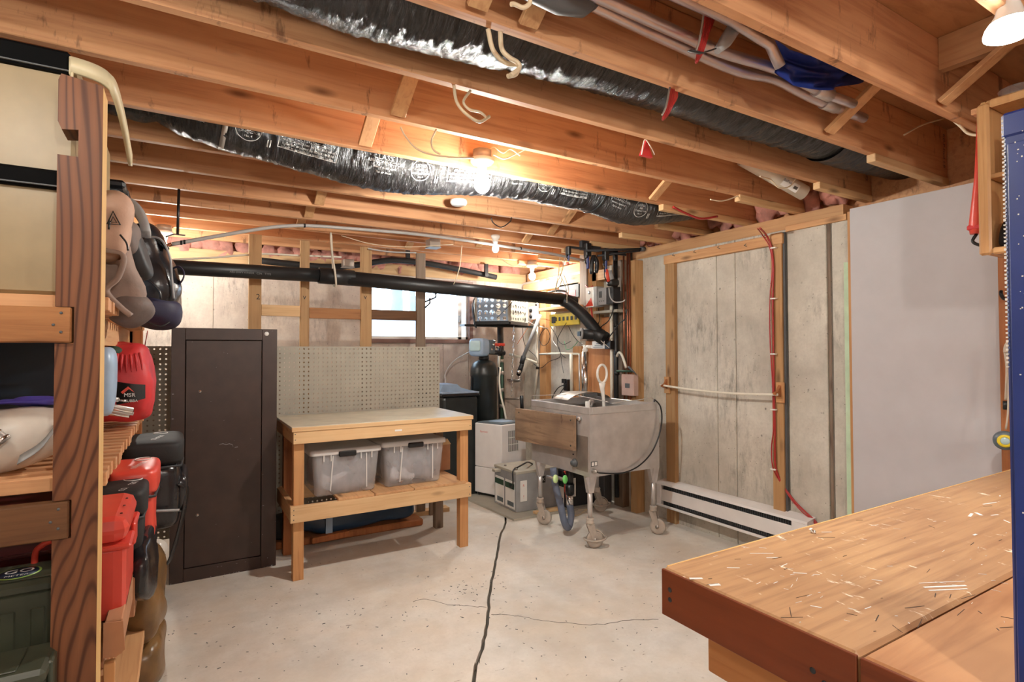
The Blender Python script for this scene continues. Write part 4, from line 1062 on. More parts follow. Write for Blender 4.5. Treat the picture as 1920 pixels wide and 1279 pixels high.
# ------------------------------------------------------------ lower shelf
def cooler(name, lab, body, lidm, cx, y, wx, dy, z0, h, seed, text, tm='ink', strap=True):
    t = empty(name, (cx, y, z0), lab, 'bag', 'insulated bags on the lower shelf')
    lh = h*.30
    MB().blob((cx, y+dy/2, z0+(h-lh)/2), (wx*.96, dy*.95, h-lh+.04), .34, .006, 9, seed, nu=44, nv=28).build('bag_body', body, t)
    MB().blob((cx+.004, y+dy/2, z0+h-lh/2), (wx*1.04, dy*1.02, lh), .36, .004, 9, seed+1, nu=40, nv=20).build('bag_lid', lidm, t)
    z = z0+h-lh
    loop = [V(cx+sx*wx*.5, y+dy/2+sy*dy*.5, z) for sx, sy in ((-1, -1), (-.3, -1.02), (.3, -1.02), (.95, -.95), (1.02, 0), (.95, .95), (0, 1.02), (-1, 1))]
    MB().tube(loop, .006, 6, closed=True).build('zip', M['dark'], t)
    m = MB(); write(m, text, V(cx+.02, y+dy*.30, z0+h+.002), .045, V(.25, 1, 0), V(-1, .25, 0))
    m.tube([V(cx+.03, y+dy*.72, z0+h+.001)+V(.03*math.cos(a), .035*math.sin(a), 0) for a in [2*PI*i/20 for i in range(20)]], .0025, 5, closed=True)
    m.build('lid_print', M[tm], t)
    return t
ck_ = at(330, 838, y=3.05)
t = cooler('cooler_bag', 'largest black insulated bag bulging past the shelf edge in front of the locker', M['blackgloss'], M['blackm'], -.115, 3.02, .25, .42, .64, .40, 41, 'coleman')
MB().strip(smooth([V(.0, 3.06, .83), V(.03, 3.1, .78), V(.0, 3.1, .6), V(-.05, 3.08, .45), V(-.11, 3.05, .50), V(-.12, 3.04, .66)], 6), (.4, 1, 0), .045, .005).build('shoulder_strap', M['black'], t)
MB().blob((.005, 3.22, .78), (.06, .3, .2), .5, .008, 9, 9).build('side_pocket', M['blackgloss'], t)
MB().tube([V(-.19, 3.0, .74), V(.0, 3.0, .72)], .006, 6).build('zip', M['grey'], t)
cooler('cooler_bag', 'red insulated bag with white print between the two black bags', M['red'], M['red'], -.165, 2.62, .17, .34, .62, .37, 45, 'coleman')
cooler('cooler_bag', 'smaller black insulated bag with white print, right behind the red hard case', M['blackm'], M['blackm'], -.185, 2.40, .15, .30, .62, .335, 49, 'coleman')
MB().blob((-.12, 2.55, .66), (.08, .45, .2), .5, .02, 9, 3).single('black_mesh_bag', M['blackgloss'], 'black mesh bag squeezed below the insulated bags at the shelf edge', 'bag')
# red hard case
t = empty('hard_case', (-.2, 2.1, .62), 'red plastic hard case with rounded lid on the lower shelf beside the post', 'case')
MB().box(-.28, -.135, 2.0, 2.36, .66, .895, b=.03).build('case_body', M['red'], t)
l = MB().box(-.285, -.128, 1.99, 2.37, .885, .965, b=.035).build('case_lid', M['red'], t)
MB().box(-.29, -.12, 1.985, 2.375, .872, .888, b=.006).build('lid_seam', M['red'], t)
for k in range(3): MB().lathe([(0, 0), (.004, 0), (.003, .003), (0, .003)], (-.15, 2.05+k*.1, .963), seg=10).build('rivet', M['dred'], l)
MB().box(-.13, -.118, 2.13, 2.22, .84, .91, b=.005).build('case_latch', M['red'], t)
MB().box(-.28, -.182, 1.99, 2.38, .537, .655, b=.004).single('crate', M['cardboard'], 'cardboard tray under the red hard case', 'box')
t = empty('cardboard_box', (-.16, 2.0, .5), 'open-flapped cardboard box hanging over the lower shelf front', 'box')
MB().box(-.176, -.135, 1.92, 2.32, .60, .70, b=.003).build('box_side', M['cardboard'], t)
MB().prism([(0, 0), (.045, -.005), (.05, -.085), (.03, -.10), (.0, -.095)], (0, .004, 0), (-.178, 1.91, .70)).build('torn_flap', M['cardboard'], t)
MB().box(-.172, -.13, 2.33, 2.9, .56, .70, b=.003, rot=Matrix.Rotation(.1, 4, 'X')).build('box_flap', M['cardboard'], t)
MB().box(-.176, -.15, 1.90, 1.93, .1, .59, b=.002).single('prop_board', M['soft_z'], 'pale upright board below the cardboard box beside the post', 'board')
MB().box(-.176, -.135, 1.92, 2.14, .30, .40, b=.008).single('green_case', M['greenp'], 'bright green plastic case corner low beside the post', 'case')
MB().box(-.9, -.12, 1.9, 3.5, .26, .298, b=.003).single('bottom_board', M['soft_y'], 'pale board near the floor carrying the green case', 'board')
MB().box(-.9, -.2, 1.95, 3.4, .0, .258, b=.01).single('floor_crate', M['cardboard'], 'large carton on the floor beneath the shelving', 'box')
# brown plastic bag on the floor with a buckle
t = empty('brown_bag', (-.12, 3.0, 0), 'shiny brown plastic bag bulging out between shelf and floor', 'bag')
MB().blob((-.13, 2.97, .40), (.16, .42, .36), .75, .022, 9, 61, nu=44, nv=30).build('bag_body', M['bagbrown'], t)
MB().blob((-.155, 3.0, .63), (.10, .34, .2), .7, .016, 10, 64).build('bag_neck', M['bagbrown'], t)
MB().box(-.16, -.09, 2.72, 2.76, .50, .54, b=.008).build('buckle', M['black'], t)
MB().blob((-.14, 3.0, .11), (.18, .4, .22), .6, .01, 9, 66).build('bag_bottom', M['bagbrown'], t)
MB().lathe([(0, 0), (.06, .0), (.06, .02), (0, .02)], at(293, 1030, y=4.0), (0, -1, .2), 24).single('white_disc', M['ceramic'], 'white round lid leaning in the gap between black bag strap and locker', 'lid')
MB().box(-.20, -.07, 3.75, 4.05, 0, .24, b=.02).single('black_case', M['blackm'], 'low black case on the floor in the gap left of the locker', 'case')

# ============================================================ PEGBOARD, LOCKER, TABLE
def holes(mb, o, ux, uy, nu, nv, pitch, r, depth, nrm, rf=None):
    """a board with round holes on a grid"""
    o, ux, uy, nrm = Vector(o), Vector(ux), Vector(uy), Vector(nrm); k8 = 8
    cr = [(-1, -1), (1, -1), (1, 1), (-1, 1)]; vs = []; fs = []
    sq = [(1, 0), (1, 1), (0, 1), (-1, 1), (-1, 0), (-1, -1), (0, -1), (1, -1)]
    for i in range(nu):
        for j in range(nv):
            c = o+ux*((i+.5)*pitch)+uy*((j+.5)*pitch); b = len(vs); rr = rf(i, j) if rf else r
            for k in range(8): vs.append(c+ux*(sq[k][0]*pitch/2)+uy*(sq[k][1]*pitch/2))
            for k in range(8): vs.append(c+ux*(rr*math.cos(k*PI/4))+uy*(rr*math.sin(k*PI/4)))
            for k in range(8): vs.append(vs[b+8+k]+nrm*depth)
            for k in range(8):
                q = (k+1) % 8
                fs += [(b+k, b+q, b+8+q, b+8+k), (b+8+k, b+8+q, b+16+q, b+16+k)]
    return mb.add(vs, fs)
pg = empty('pegboard', (.9, 4.6, .14), 'large grey perforated hardboard sheet standing behind the locker and table', 'pegboard')
pxl, pxr = at(270, 648, y=4.6).x-.1, at(824, 652, y=4.6).x; pz0, pz1 = .14, at(700, 650, y=4.6).z
pit = .0355; nu, nv = int((pxr-pxl)/pit), int((pz1-pz0)/pit)
m = MB(); holes(m, (pxl, 4.6, pz0), (1, 0, 0), (0, 0, 1), nu, nv, pit, .0066, .005, (0, 1, 0))
m.box(pxl+nu*pit, pxr, 4.6, 4.605, pz0, pz1); m.box(pxl, pxl+nu*pit, 4.6, 4.605, pz0+nv*pit, pz1)
m.build('board_face', M['sheet'], pg)
for xx in (pxl+.1, .6, 1.3, 1.9): MB().box(xx, xx+.08, 4.606, 4.629, 0, pz1-.05).build('batten', M['stud_grey'], pg)

# locker
lk = empty('metal_locker', (.26, 4.28, 0), 'tall dark brown metal locker with flush door left of the table', 'locker')
x0, x1 = -.052, .565; Y = 4.08; H = 1.603; dx0, dx1, dz0, dz1 = .028, .468, .085, 1.523
MB().box(x0, x1, Y+.03, Y+.44, .0, H, b=.004).build('locker_body', M['brown'], lk)
f = MB(); f.box(x0, dx0-.004, Y, Y+.031, 0, H, b=.002); f.box(dx1+.004, x1, Y, Y+.031, 0, H, b=.002)
f.box(dx0-.004, dx1+.004, Y, Y+.031, dz1+.004, H, b=.002); f.box(dx0-.004, dx1+.004, Y, Y+.031, 0, dz0-.004, b=.002); f.build('front_frame', M['brown'], lk)
MB().box(dx0-.004, dx1+.004, Y+.022, Y+.0305, dz0-.004, dz1+.004).build('door_gap', M['brownd'], lk)
dr = MB().box(dx0, dx1, Y+.003, Y+.02, dz0, dz1, b=.002).build('locker_door', M['brown'], lk)
for px_, py_ in ((375, 734), (370, 966)):
    p = at(px_, py_, y=Y); MB().lathe([(0, 0), (.010, 0), (.009, -.004), (0, -.005)], (p.x, Y+.003, p.z), (0, 1, 0), 16).build('lock_button', M['chrome'], dr)
    MB().box(p.x-.006, p.x+.006, Y-.003, Y-.0018, p.z-.001, p.z+.001).build('slot', M['dark'], dr)
sc_ = MB(); p0 = at(411, 832, y=Y+.0026)
sc_.strip([at(a, b, y=Y+.0024) for a, b in ((411, 834), (418, 832), (424, 834), (430, 832), (436, 834), (437, 838))], (0, 0, 1), .0035, .0004); sc_.strip([at(a, b, y=Y+.0024) for a, b in ((440, 839), (446, 838))], (0, 0, 1), .003, .0004)
sc_.build('scratch', M['grey'], dr)
random.seed(9)
wsp = MB()
for k in range(26):
    a = random.choice([(random.uniform(x0, x1), random.choice([.004, .06, 1.6-.01])), (random.choice([x0+.006, x1-.006, dx1+.01]), random.uniform(.1, 1.5))]); l_ = random.uniform(.003, .012)
    wsp.box(a[0], a[0]+l_, Y-.0006, Y-.0001, a[1], a[1]+random.uniform(.001, .004))
for k in range(14):
    a = (random.uniform(dx0+.02, dx1-.02), random.uniform(dz0, dz1)); wsp.box(a[0], a[0]+.002, Y+.002, Y+.0028, a[1], a[1]+.0025)
wsp.build('chipped_paint', M['grey'], lk)
p = at(500, 626, y=Y); MB().lathe([(0, 0), (.014, 0), (.014, -.001), (0, -.001)], (p.x, Y, p.z), (0, 1, 0), 20).build('sticker', M['paper'], lk)

# work table
tb = empty('work_table', (1.25, 4.05, 0), 'low home-built pine table with grey top and lower shelf, right of the locker', 'table')
tx0, tx1, ty0, ty1, tz = .60, 1.87, 3.70, 4.42, .975
MB().box(tx0, tx1, ty0, ty1, tz-.018, tz, b=.002).build('tabletop', M['counter'], tb)
MB().box(tx0, tx1, ty0-.006, ty0-.0005, tz-.030, tz-.003, b=.002).build('front_edge_strip', M['soft_x'], tb)
MB().box(tx0+.01, tx1-.01, ty0+.0, ty0+.038, tz-.108, tz-.019, b=.002).build('front_apron', M['soft_x'], tb)
MB().box(tx0+.01, tx1-.01, ty1-.038, ty1, tz-.108, tz-.019, b=.002).build('rear_apron', M['soft_x'], tb)
for xx in (tx0+.01, tx1-.048): MB().box(xx, xx+.038, ty0+.039, ty1-.039, tz-.108, tz-.019, b=.002).build('side_apron', M['soft_y'], tb)
for a, b in ((549, 570), (862, 878)):
    xa, xb = at(a, 930, y=3.74).x, at(b, 930, y=3.74).x
    MB().box(xa+.003, xb, 3.739, 3.80, 0, tz-.02, b=.002).build('leg', M['soft_z'], tb)
    MB().box(xa+.02, xb+.018, 4.24, 4.30, 0, tz-.02, b=.002).build('leg', M['stud_red'] if a < 600 else M['stud_grey'], tb)
MB().box(.595, 1.855, 3.70, 3.738, .375, .475, b=.002).build('front_rail', M['soft_x'], tb)
MB().box(.62, 1.88, 4.301, 4.339, .375, .475, b=.002).build('rear_rail', M['soft_x'], tb)
for xx in (.60, 1.817): MB().box(xx, xx+.038, 3.739, 4.30, .375, .475, b=.002).build('side_rail', M['soft_y'], tb)
for a, b in ((.89, 1.13), (1.135, 1.41), (1.415, 1.815)): MB().box(a, b, 3.705, 4.335, .4755, .492, b=.002).build('shelf_plank', M['soft_y'], tb)
for xx, z in ((.615, .395), (.615, .425), (.615, .455), (1.84, .395), (1.84, .45), (.622, .895), (.622, .93), (1.845, .9)):
    MB().lathe([(0, 0), (.0035, 0), (.0035, .001), (0, .001)], (xx, 3.6985, z), (0, 1, 0), 8).build('nail_head', M['dgrey'], tb)
p = at(747, 807, y=3.70); MB().box(p.x-.025, p.x+.025, 3.6985, 3.6998, p.z-.006, p.z+.006).build('tape_scrap', M['paper'], tb)

# two clear lidded boxes with folded grey sheets inside
def clear_box(x0, x1, y0, z0, h, d, lab, seed):
    t = empty('storage_box', ((x0+x1)/2, y0+d/2, z0), lab, 'storage box', 'clear boxes under the table')
    tp = .028; zt_ = z0+h-.025
    vs = []; n = [(0, 0), (1, 0), (1, 1), (0, 1)]
    def ring(ins, z, r=.03):
        out = []
        xa, xb, ya, yb = x0+ins, x1-ins, y0+ins, y0+d-ins
        for cx, cy, a0 in ((xb-r, ya+r, -PI/2), (xb-r, yb-r, 0), (xa+r, yb-r, PI/2), (xa+r, ya+r, PI)):
            for k in range(5): a = a0+k*PI/8; out.append(V(cx+r*math.cos(a), cy+r*math.sin(a), z))
        return out
    R_ = [ring(tp+.01, z0+.0), ring(tp, z0+.015), ring(.006, zt_)]
    m = MB(); N = 20
    m.add([q for r in R_ for q in r], [(i*N+k, i*N+(k+1) % N, (i+1)*N+(k+1) % N, (i+1)*N+k) for i in range(2) for k in range(N)]+[tuple(reversed(range(N)))], True)
    m.build('box_body', M['clear'], t)
    ld = MB(); R_ = [ring(-.006, zt_-.012), ring(-.008, zt_), ring(-.004, zt_+.018), ring(.02, zt_+.022)]
    ld.add([q for r in R_ for q in r], [(i*N+k, i*N+(k+1) % N, (i+1)*N+(k+1) % N, (i+1)*N+k) for i in range(3) for k in range(N)]+[tuple(3*N+k for k in range(N))], True)
    ld.build('box_lid', M['lidclear'], t)
    xm = (x0+x1)/2
    MB().box(xm-.058, xm+.058, y0-.02, y0+.0, zt_-.028, zt_+.008, b=.006).build('lid_clip', M['black'], t)
    for f in (.17, .27, .70, .86):
        xx = x0+(x1-x0)*f; MB().box(xx-.004, xx+.004, y0-.004, y0+.004, zt_-.055, zt_-.005, b=.002).build('rib', M['lidclear'], t)
    for f, o in ((.30, -.03), (.78, .02)):
        xx = x0+(x1-x0)*f
        MB().bar((xx, y0+.002, zt_-.02), (xx+o*.4, y0+.024, z0+.03), .008, .004, up=(0, -1, 0)).build('rib', M['lidclear'], t)
    random.seed(seed)
    fo = MB()
    fo.blob((xm, y0+d/2, z0+h*.44), ((x1-x0)*.80, d*.82, h*.78), .35, .02, 8, seed, nu=40, nv=26)
    fo.build('folded_sheet', plain('grey_folded_plastic', (128, 128, 136), .35, bump=.7, bscale=16), t)
    MB().blob((x0+(x1-x0)*.35, y0+.07, z0+h*.3), ((x1-x0)*.4, .05, h*.4), .6, .02, 12, seed+4).build('crumpled_film', plain('pale_film', (190, 190, 196), .3, bump=.8, bscale=30), t)
a, b = at(585, 900, y=3.80).x, at(711, 900, y=3.80).x
clear_box(a-.01, b+.005, 3.775, .4935, at(640, 845, y=3.76).z-.4935+.012, .44, 'left clear storage box under the table, with black clip on its lid', 4)
a2, b2 = at(712, 890, y=3.82).x, at(830, 880, y=3.82).x
clear_box(a2+.012, b2+.01, 3.785, .4935, at(760, 830, y=3.77).z-.4935+.012, .44, 'right clear storage box under the table, beside the cardboard carton', 8)
t = empty('cardboard_carton', (1.78, 4.2, .4935), 'open cardboard carton on the table shelf beside the right clear box', 'box')
a = at(828, 880, y=4.12).x; b = at(845, 880, y=4.12).x
MB().box(1.755, 1.86+.02, 4.13, 4.33, .4935, .70, b=.002).build('carton_body', M['cardboard'], t)
MB().prism([(0, 0), (.13, .0), (.10, .045), (-.01, .05)], (0, .004, 0), (1.752, 4.12, .70)).build('carton_flap', M['soft_x'], t)
# things stored on the floor behind the table
t = empty('blue_tarp', (1.1, 4.47, 0), 'dark blue tarpaulin bundle on the floor under the rear of the table', 'tarpaulin')
MB().blob((1.2, 4.46, .165), (.95, .2, .19), .5, .02, 7, 71, nu=48, nv=20).build('tarp_roll', M['teal'], t)
MB().box(.95, 1.0, 4.34, 4.35, .02, .3).build('strap', M['bluegrey'], t)
MB().box(.5, 1.75, 4.38, 4.56, .0, .055, b=.01).single('timber_offcut', M['stud_red'], 'rough timber lying on the floor under the blue bundle', 'timber')
MB().box(.84, 1.12, 4.30, 4.36, .03, .075, b=.005, rot=Matrix.Rotation(.1, 4, 'Z')).single('timber_block', M['stud_red'], 'short reddish wood block under the middle of the table', 'timber')
MB().blob((.60, 4.46, .15), (.2, .14, .16), .6, .02, 9, 73).single('black_bundle', M['blackm'], 'black bundle on the floor behind the left table legs', 'bundle')

# ============================================================ SINK CART
sk = empty('sink_cart', (2.93, 3.6, 0), 'stainless steel tub cart on four castors with a wooden board on its side', 'sink cart')
sx0, sx1, sy0, sy1, szb, szt = 2.57, 3.27, 3.2, 3.98, .525, 1.035
m = MB(); th = .012
for a in ((sx0, sx0+th, sy0, sy1), (sx1-th, sx1, sy0, sy1), (sx0+th, sx1-th, sy0, sy0+th), (sx0+th, sx1-th, sy1-th, sy1)): m.box(a[0], a[1], a[2], a[3], szb, szt-.05)
m.box(sx0+th, sx1-th, sy0+th, sy1-th, szb, szb+.01); m.build('tub', M['steel'], sk)
m = MB(); r_ = .022
for a in ((sx0-.004, sx0+r_, sy0-.004, sy1+.004), (sx1-r_, sx1+.004, sy0-.004, sy1+.004), (sx0+r_, sx1-r_, sy0-.004, sy0+r_), (sx0+r_, sx1-r_, sy1-r_, sy1+.004)): m.box(*a, szt-.052, szt, b=.003)
m.build('rim', M['steel'], sk)
m = MB(); m.box(sx0+.03, sx1-.03, sy0+.03, sy1-.03, szb+.18, szb+.19); m.build('inner_floor', M['steel2'], sk)
m = MB(); vs = []
for i in range(13):                                        # sloping inner splash
    a = i/12; vs += [V(sx0+.03, sy1-.03-.25*a, szt-.06-.24*math.sin(a*PI/2)), V(sx1-.03, sy1-.03-.25*a, szt-.06-.24*math.sin(a*PI/2))]
m.add(vs, [(2*i, 2*i+1, 2*i+3, 2*i+2) for i in range(12)], True); m.build('inner_slope', M['steel2'], sk)
tray = empty('pan_lid', (2.9, 3.85, szt), 'curved steel pan lid resting over the far end of the tub', 'lid')
m = MB(); n = 14; vs = []
for i in range(n+1):
    a = PI*(.12+.76*i/n); vs += [V(3.02-.25*math.cos(a), 3.76, szt-.03+.09*math.sin(a)), V(3.02-.25*math.cos(a), 3.97, szt-.03+.09*math.sin(a))]
m.add(vs, [(2*i, 2*i+1, 2*i+3, 2*i+2) for i in range(n)], True); m.add([v-V(0, 0, .004) for v in vs], [(2*i+2, 2*i+3, 2*i+1, 2*i) for i in range(n)], True)
m.build('lid_shell', M['steel2'], tray)
MB().box(2.95, 3.10, 3.75, 3.757, szt+.022, szt+.052, b=.002).build('embossed_strip', M['dgrey'], tray)
# legs with gussets and castors
def castor(x, y, ang, brake, leg_top=szb):
    n_ = .16
    MB().cyl((x, y, .215), (x, y, leg_top-.1), .019, seg=16).build('leg', M['steel'], sk)
    MB().prism([(-.05, 0), (.05, 0), (.02, -.12), (-.02, -.12)], (0, .006, 0), (x, y-.02, leg_top)).build('gusset', M['steel'], sk)
    MB().prism([(-.03, 0), (.05, 0), (.02, -.12), (-.02, -.12)], (.006, 0, 0), (x-.02, y, leg_top), (0, 1, 0)).build('gusset', M['steel'], sk)
    MB().lathe([(0, 0), (.026, 0), (.03, -.012), (.026, -.022), (.03, -.03), (.028, -.045), (0, -.045)], (x, y, .222)).build('swivel', M['castor'], sk)
    d = V(math.cos(ang), math.sin(ang), 0); s_ = V(-d.y, d.x, 0); c = V(x, y, .062)+d*.035
    w_ = MB(); w_.lathe([(0, -.012), (.03, -.016), (.048, -.014), (.062, -.013), (.062, .013), (.048, .014), (.03, .016), (0, .012)], c, s_, 28)
    wh = w_.build('wheel', M['castor'], sk)
    MB().lathe([(0, -.024), (.014, -.024), (.014, .024), (0, .024)], c, s_, 12).build('hub', M['steel2'], wh)
    f = MB()
    for k in (-1, 1):
        o = s_*.022*k
        f.prism([(-.03, .118), (.025, .118), (.052, .02), (.035, -.012), (.015, -.008)], s_*.003, V(x, y, .062)+o-s_*.0015, d, V(0, 0, 1))
    f.box(x-.025, x+.025, y-.025, y+.025, .176, .182); f.build('fork', M['castor'], sk)
    if brake:
        MB().tube(smooth([c+d*.085*math.cos(a)+s_*.05*math.sin(a)+V(0, 0, .012-.012*abs(math.sin(a))) for a in [2*PI*i/16 for i in range(16)]], 2), .007, 6, closed=True).build('brake_ring', M['castor'], sk)
        MB().strip([c+d*.070*math.cos(a)+V(0, 0, .070*math.sin(a)) for a in [PI*.05+PI*.5*i/8 for i in range(9)]], s_, .034, .004).build('wheel_guard', M['castor'], sk)
castor(2.60, 3.24, -.4, True); castor(2.60, 3.90, -.9, False); castor(3.235, 3.235, -1.1, False); castor(3.235, 3.93, -.3, True)
MB().box(sx0-.0035, sx0-.0005, 3.22, 3.36, .56, .82, b=.001).build('control_panel', M['steel2'], sk)
p = at(1078, 868, x=sx0-.004)
MB().lathe([(0, 0), (.033, 0), (.031, -.012), (.02, -.02), (.02, -.03), (0, -.03)], p, (1, 0, 0), 24).build('control_knob', M['dgrey'], sk)
p = at(1075, 852, x=sx0-.004); MB().lathe([(0, 0), (.006, 0), (.006, -.004), (0, -.004)], p, (1, 0, 0), 12).build('pilot_button', M['dark'], sk)
p = at(1088, 785, x=sx0-.004); MB().lathe([(0, 0), (.017, 0), (.015, -.02), (.006, -.024), (0, -.024)], p, (1, 0, 0), 16).build('bolt', M['chrome'], sk)
p = at(1114, 870, y=sy0-.002); MB().box(p.x-.03, p.x+.03, sy0-.004, sy0-.0005, p.z-.018, p.z+.018, b=.001).build('rating_plate', M['dgrey'], sk)
m = MB(); m.box(p.x-.024, p.x-.004, sy0-.0052, sy0-.0045, p.z-.013, p.z+.013); m.box(p.x+.004, p.x+.024, sy0-.0052, sy0-.0045, p.z-.013, p.z+.013); m.build('plate_label', M['paper'], sk)
p = at(1112, 883, y=sy0); MB().lathe([(0, 0), (.018, 0), (.016, -.03), (.009, -.045), (0, -.045)], p, (0, 1, 0), 14).build('cable_gland', M['steel2'], sk)
cd = [p+V(0, -.045, 0)]+[at(a, b, y=sy0-.03) for a, b in ((1125, 887), (1150, 888), (1175, 885), (1200, 872), (1222, 848), (1236, 815), (1241, 785), (1238, 762), (1228, 750))]+[V(sx1-.02, sy0+.03, szt+.01)]
MB().tube(smooth(cd, 6), .0058, 8).build('power_cord', M['black'], sk)
# wire frame standing on the rim
MB().tube(smooth([V(sx0+.22, sy0+.01, szt+.02), V(sx0+.5, sy0+.015, szt+.033), V(sx1-.08, sy0+.02, szt+.042), V(sx1-.02, sy0+.04, szt+.03), V(sx1-.015, sy0+.05, szt)], 5), .0035, 7).build('wire_guard', M['steel'], sk)
MB().tube([V(sx0+.01, sy1-.0, szt+.035), V(sx0+.3, sy1-.1, szt+.04), V(sx0+.34, sy1-.3, szt+.03), V(sx0+.26, sy0+.1, szt+.02)], .003, 7).build('wire_guard', M['steel'], sk)
MB().tube(smooth([V(sx0+.01, sy0+.02, szt-.002), V(sx0+.02, sy0+.03, szt+.035), V(sx0+.06, sy0+.06, szt+.046), V(sx0+.11, sy0+.1, szt+.035), V(sx0+.12, sy0+.13, szt-.01)], 5), .008, 8).build('grab_handle', M['steel'], sk)
MB().box(sx0+.09, sx0+.12, sy0+.14, sy0+.17, szt-.02, szt+.03, b=.004).build('clip', M['ceramic'], sk)
# weathered board on the side
bd = empty('side_board', (2.53, 3.75, .69), 'weathered wooden board hung on the near left side of the steel tub cart', 'board')
MB().prism([(3.33, .705), (3.385, .703), (4.16, .675), (4.165, .70), (4.16, .95), (3.33, .965)], (.03, 0, 0), (2.515, 0, 0), (0, 1, 0)).build('plank', M['barn'], bd)
for yy, zz in ((3.36, .93), (3.36, .74), (4.10, .92)): MB().lathe([(0, 0), (.007, 0), (.006, -.003), (0, -.003)], (2.515, yy, zz), (1, 0, 0), 10).build('bolt_head', M['dark'], bd)
MB().box(2.546, 2.568, 3.40, 3.46, .72, .95, b=.002).build('spacer', M['soft_z'], bd); MB().box(2.546, 2.568, 3.9, 3.96, .72, .95, b=.002).build('spacer', M['soft_z'], bd)
# racket-shaped paddle standing in the tub
rk = empty('paddle', at(1130, 735, y=3.72), 'white ring-headed plastic paddle standing up in the steel tub', 'paddle')
c = at(1129, 701, y=3.7); R1_, R2_ = .052, .077
MB().tube([c+V(R1_*math.cos(a), 0, R2_*math.sin(a)) for a in [2*PI*i/36 for i in range(36)]], .0105, 10, closed=True).build('ring_head', M['ceramic'], rk)
MB().tube([c+V(0, 0, -R2_-.0), c+V(0, 0, -R2_-.05), c+V(.003, -.01, -R2_-.12), c+V(.0, -.03, -.42)], [.03, .02, .014, .014], 12).build('shaft', M['ceramic'], rk)

# drain hose and valves under the tub
t = empty('drain_valve', at(1060, 900, y=3.6), 'black drain fittings with green valve handles and grey hose beneath the tub cart', 'drain')
p = at(1068, 880, y=3.55)
MB().tube([V(p.x, 3.55, szb), V(p.x, 3.55, .40)], .03, 16).build('drain_stub', M['black'], t)
MB().tube([V(p.x, 3.55, .40), V(p.x, 3.55, .32)], .036, 16).build('hose_nut', M['black'], t)
MB().tube([V(p.x, 3.55, .32), V(p.x, 3.55, .24)], .028, 16).build('hose_barb', M['chrome'], t)
MB().tube(smooth([V(p.x, 3.55, .24), V(p.x+.005, 3.54, .15), V(p.x-.03, 3.53, .07), V(p.x-.075, 3.52, .12), V(p.x-.09, 3.55, .25), V(p.x-.10, 3.6, .38), V(p.x-.11, 3.62, .525)], 6), .027, 14).build('grey_hose', plain('grey_hose_rubber', (96, 104, 122), .6, bump=.4, bscale=60), t)
for a, b in ((1040, 898), (1058, 899)):
    q = at(a, b, y=3.45); MB().lathe([(0, 0), (.03, 0), (.032, .012), (.02, .02), (0, .02)], q, (.5, -1, .1), 18).build('valve_handle', M['lime'] if a > 1050 else plain('pale_lime', (196, 224, 160), .5), t)
    MB().tube([q, q+V(.0, .1, 0), V(p.x-.02, 3.55, .43)], .01, 8).build('valve_stem', M['steel2'], t)

# ============================================================ FLOOR BOARD, BATTERIES, DEHUMIDIFIER
pad = MB(); pad.prism([(2.36, 5.6), (2.45, 4.08), (3.5, 4.04), (3.55, 5.6)], (0, 0, .018), (0, 0, .0005), uy=(0, 1, 0)); pad.single('floor_board', M['sheet'], 'thin grey board lying on the floor under the dehumidifier and batteries', 'board')
def battery(x0, x1, y0, y1, h, lab, dark):
    t = empty('battery_pack', ((x0+x1)/2, (y0+y1)/2, .019), lab, 'battery', 'batteries under the tub cart')
    MB().box(x0, x1, y0, y1, .019, h, b=.005).build('battery_case', M['dark'] if dark else M['grey'], t)
    MB().box(x0-.003, x1+.003, y0-.003, y1+.003, h-.02, h+.004, b=.003).build('battery_top', M['sheet'] if not dark else M['dgrey'], t)
    for k in range(2):
        yy = y0+.03+k*(y1-y0)*.47; MB().box(x0-.004, x0-.0005, yy, yy+(y1-y0)*.40, .04, h-.09, b=.001).build('side_label', M['paper'], t)
        MB().box(x0-.0055, x0-.0042, yy, yy+(y1-y0)*.40, h-.16, h-.11).build('label_band', M['green'], t)
        MB().box(x0-.0055, x0-.0042, yy+.01, yy+(y1-y0)*.3, .06, .10).build('label_band', M['headgrey'], t)
    MB().box(x0+.04, x0+.11, y0-.0025, y0-.0005, .11, h-.08, b=.001).build('end_label', M['paper'], t)
    m = MB(); write(m, 'R', V(x0+.075, y0-.003, .25), .03, (1, 0, 0), (0, 0, 1)); write(m, '!', V(x0+.075, y0-.003, .15), .04, (1, 0, 0), (0, 0, 1)); m.build('label_print', M['inkr'], t)
    if not dark:
        MB().box(x0+.26, x0+.31, y0-.0025, y0-.0005, .25, .31).build('recycling_tag', M['inkb'], t)
        m = MB(); write(m, 'X', V(x0+.285, y0-.003, .28), .04, (1, 0, 0), (0, 0, 1)); m.build('tag_print', M['ink'], t)
    for k in range(2): MB().lathe([(0, 0), (.012, 0), (.012, .015), (0, .015)], (x0+.05, y0+.08+k*.2, h+.004), seg=12).build('terminal', M['steel2'], t)
    MB().tube(smooth([V(x0+.05, y0+.08, h+.02), V(x0+.12, y0+.05, h+.06), V(x0+.2, y0+.12, h+.05), V(x0+.3, y0+.2, h+.01)], 5), .007, 8).build('jump_lead', M['black'], t)
    MB().tube(smooth([V(x0+.05, y0+.1, h+.02), V(x0-.02, y0+.03, h+.0), V(x0-.035, y0+.0, h-.09), V(x0-.02, y0+.05, h-.14), V(x0-.008, y0+.1, h-.12)], 5), .006, 8).build('jump_lead', M['black'], t)
    return t
t = battery(2.56, 3.02, 4.22, 4.62, .375, 'grey battery box with pale labels and black leads left under the tub cart', False)
MB().box(2.50, 2.58, 4.50, 4.56, .33, .355, b=.003).build('side_handle', M['sheet'], t)
battery(3.03, 3.40, 4.12, 4.5, .36, 'dark battery box with red clamps in the shadow under the tub cart', True)
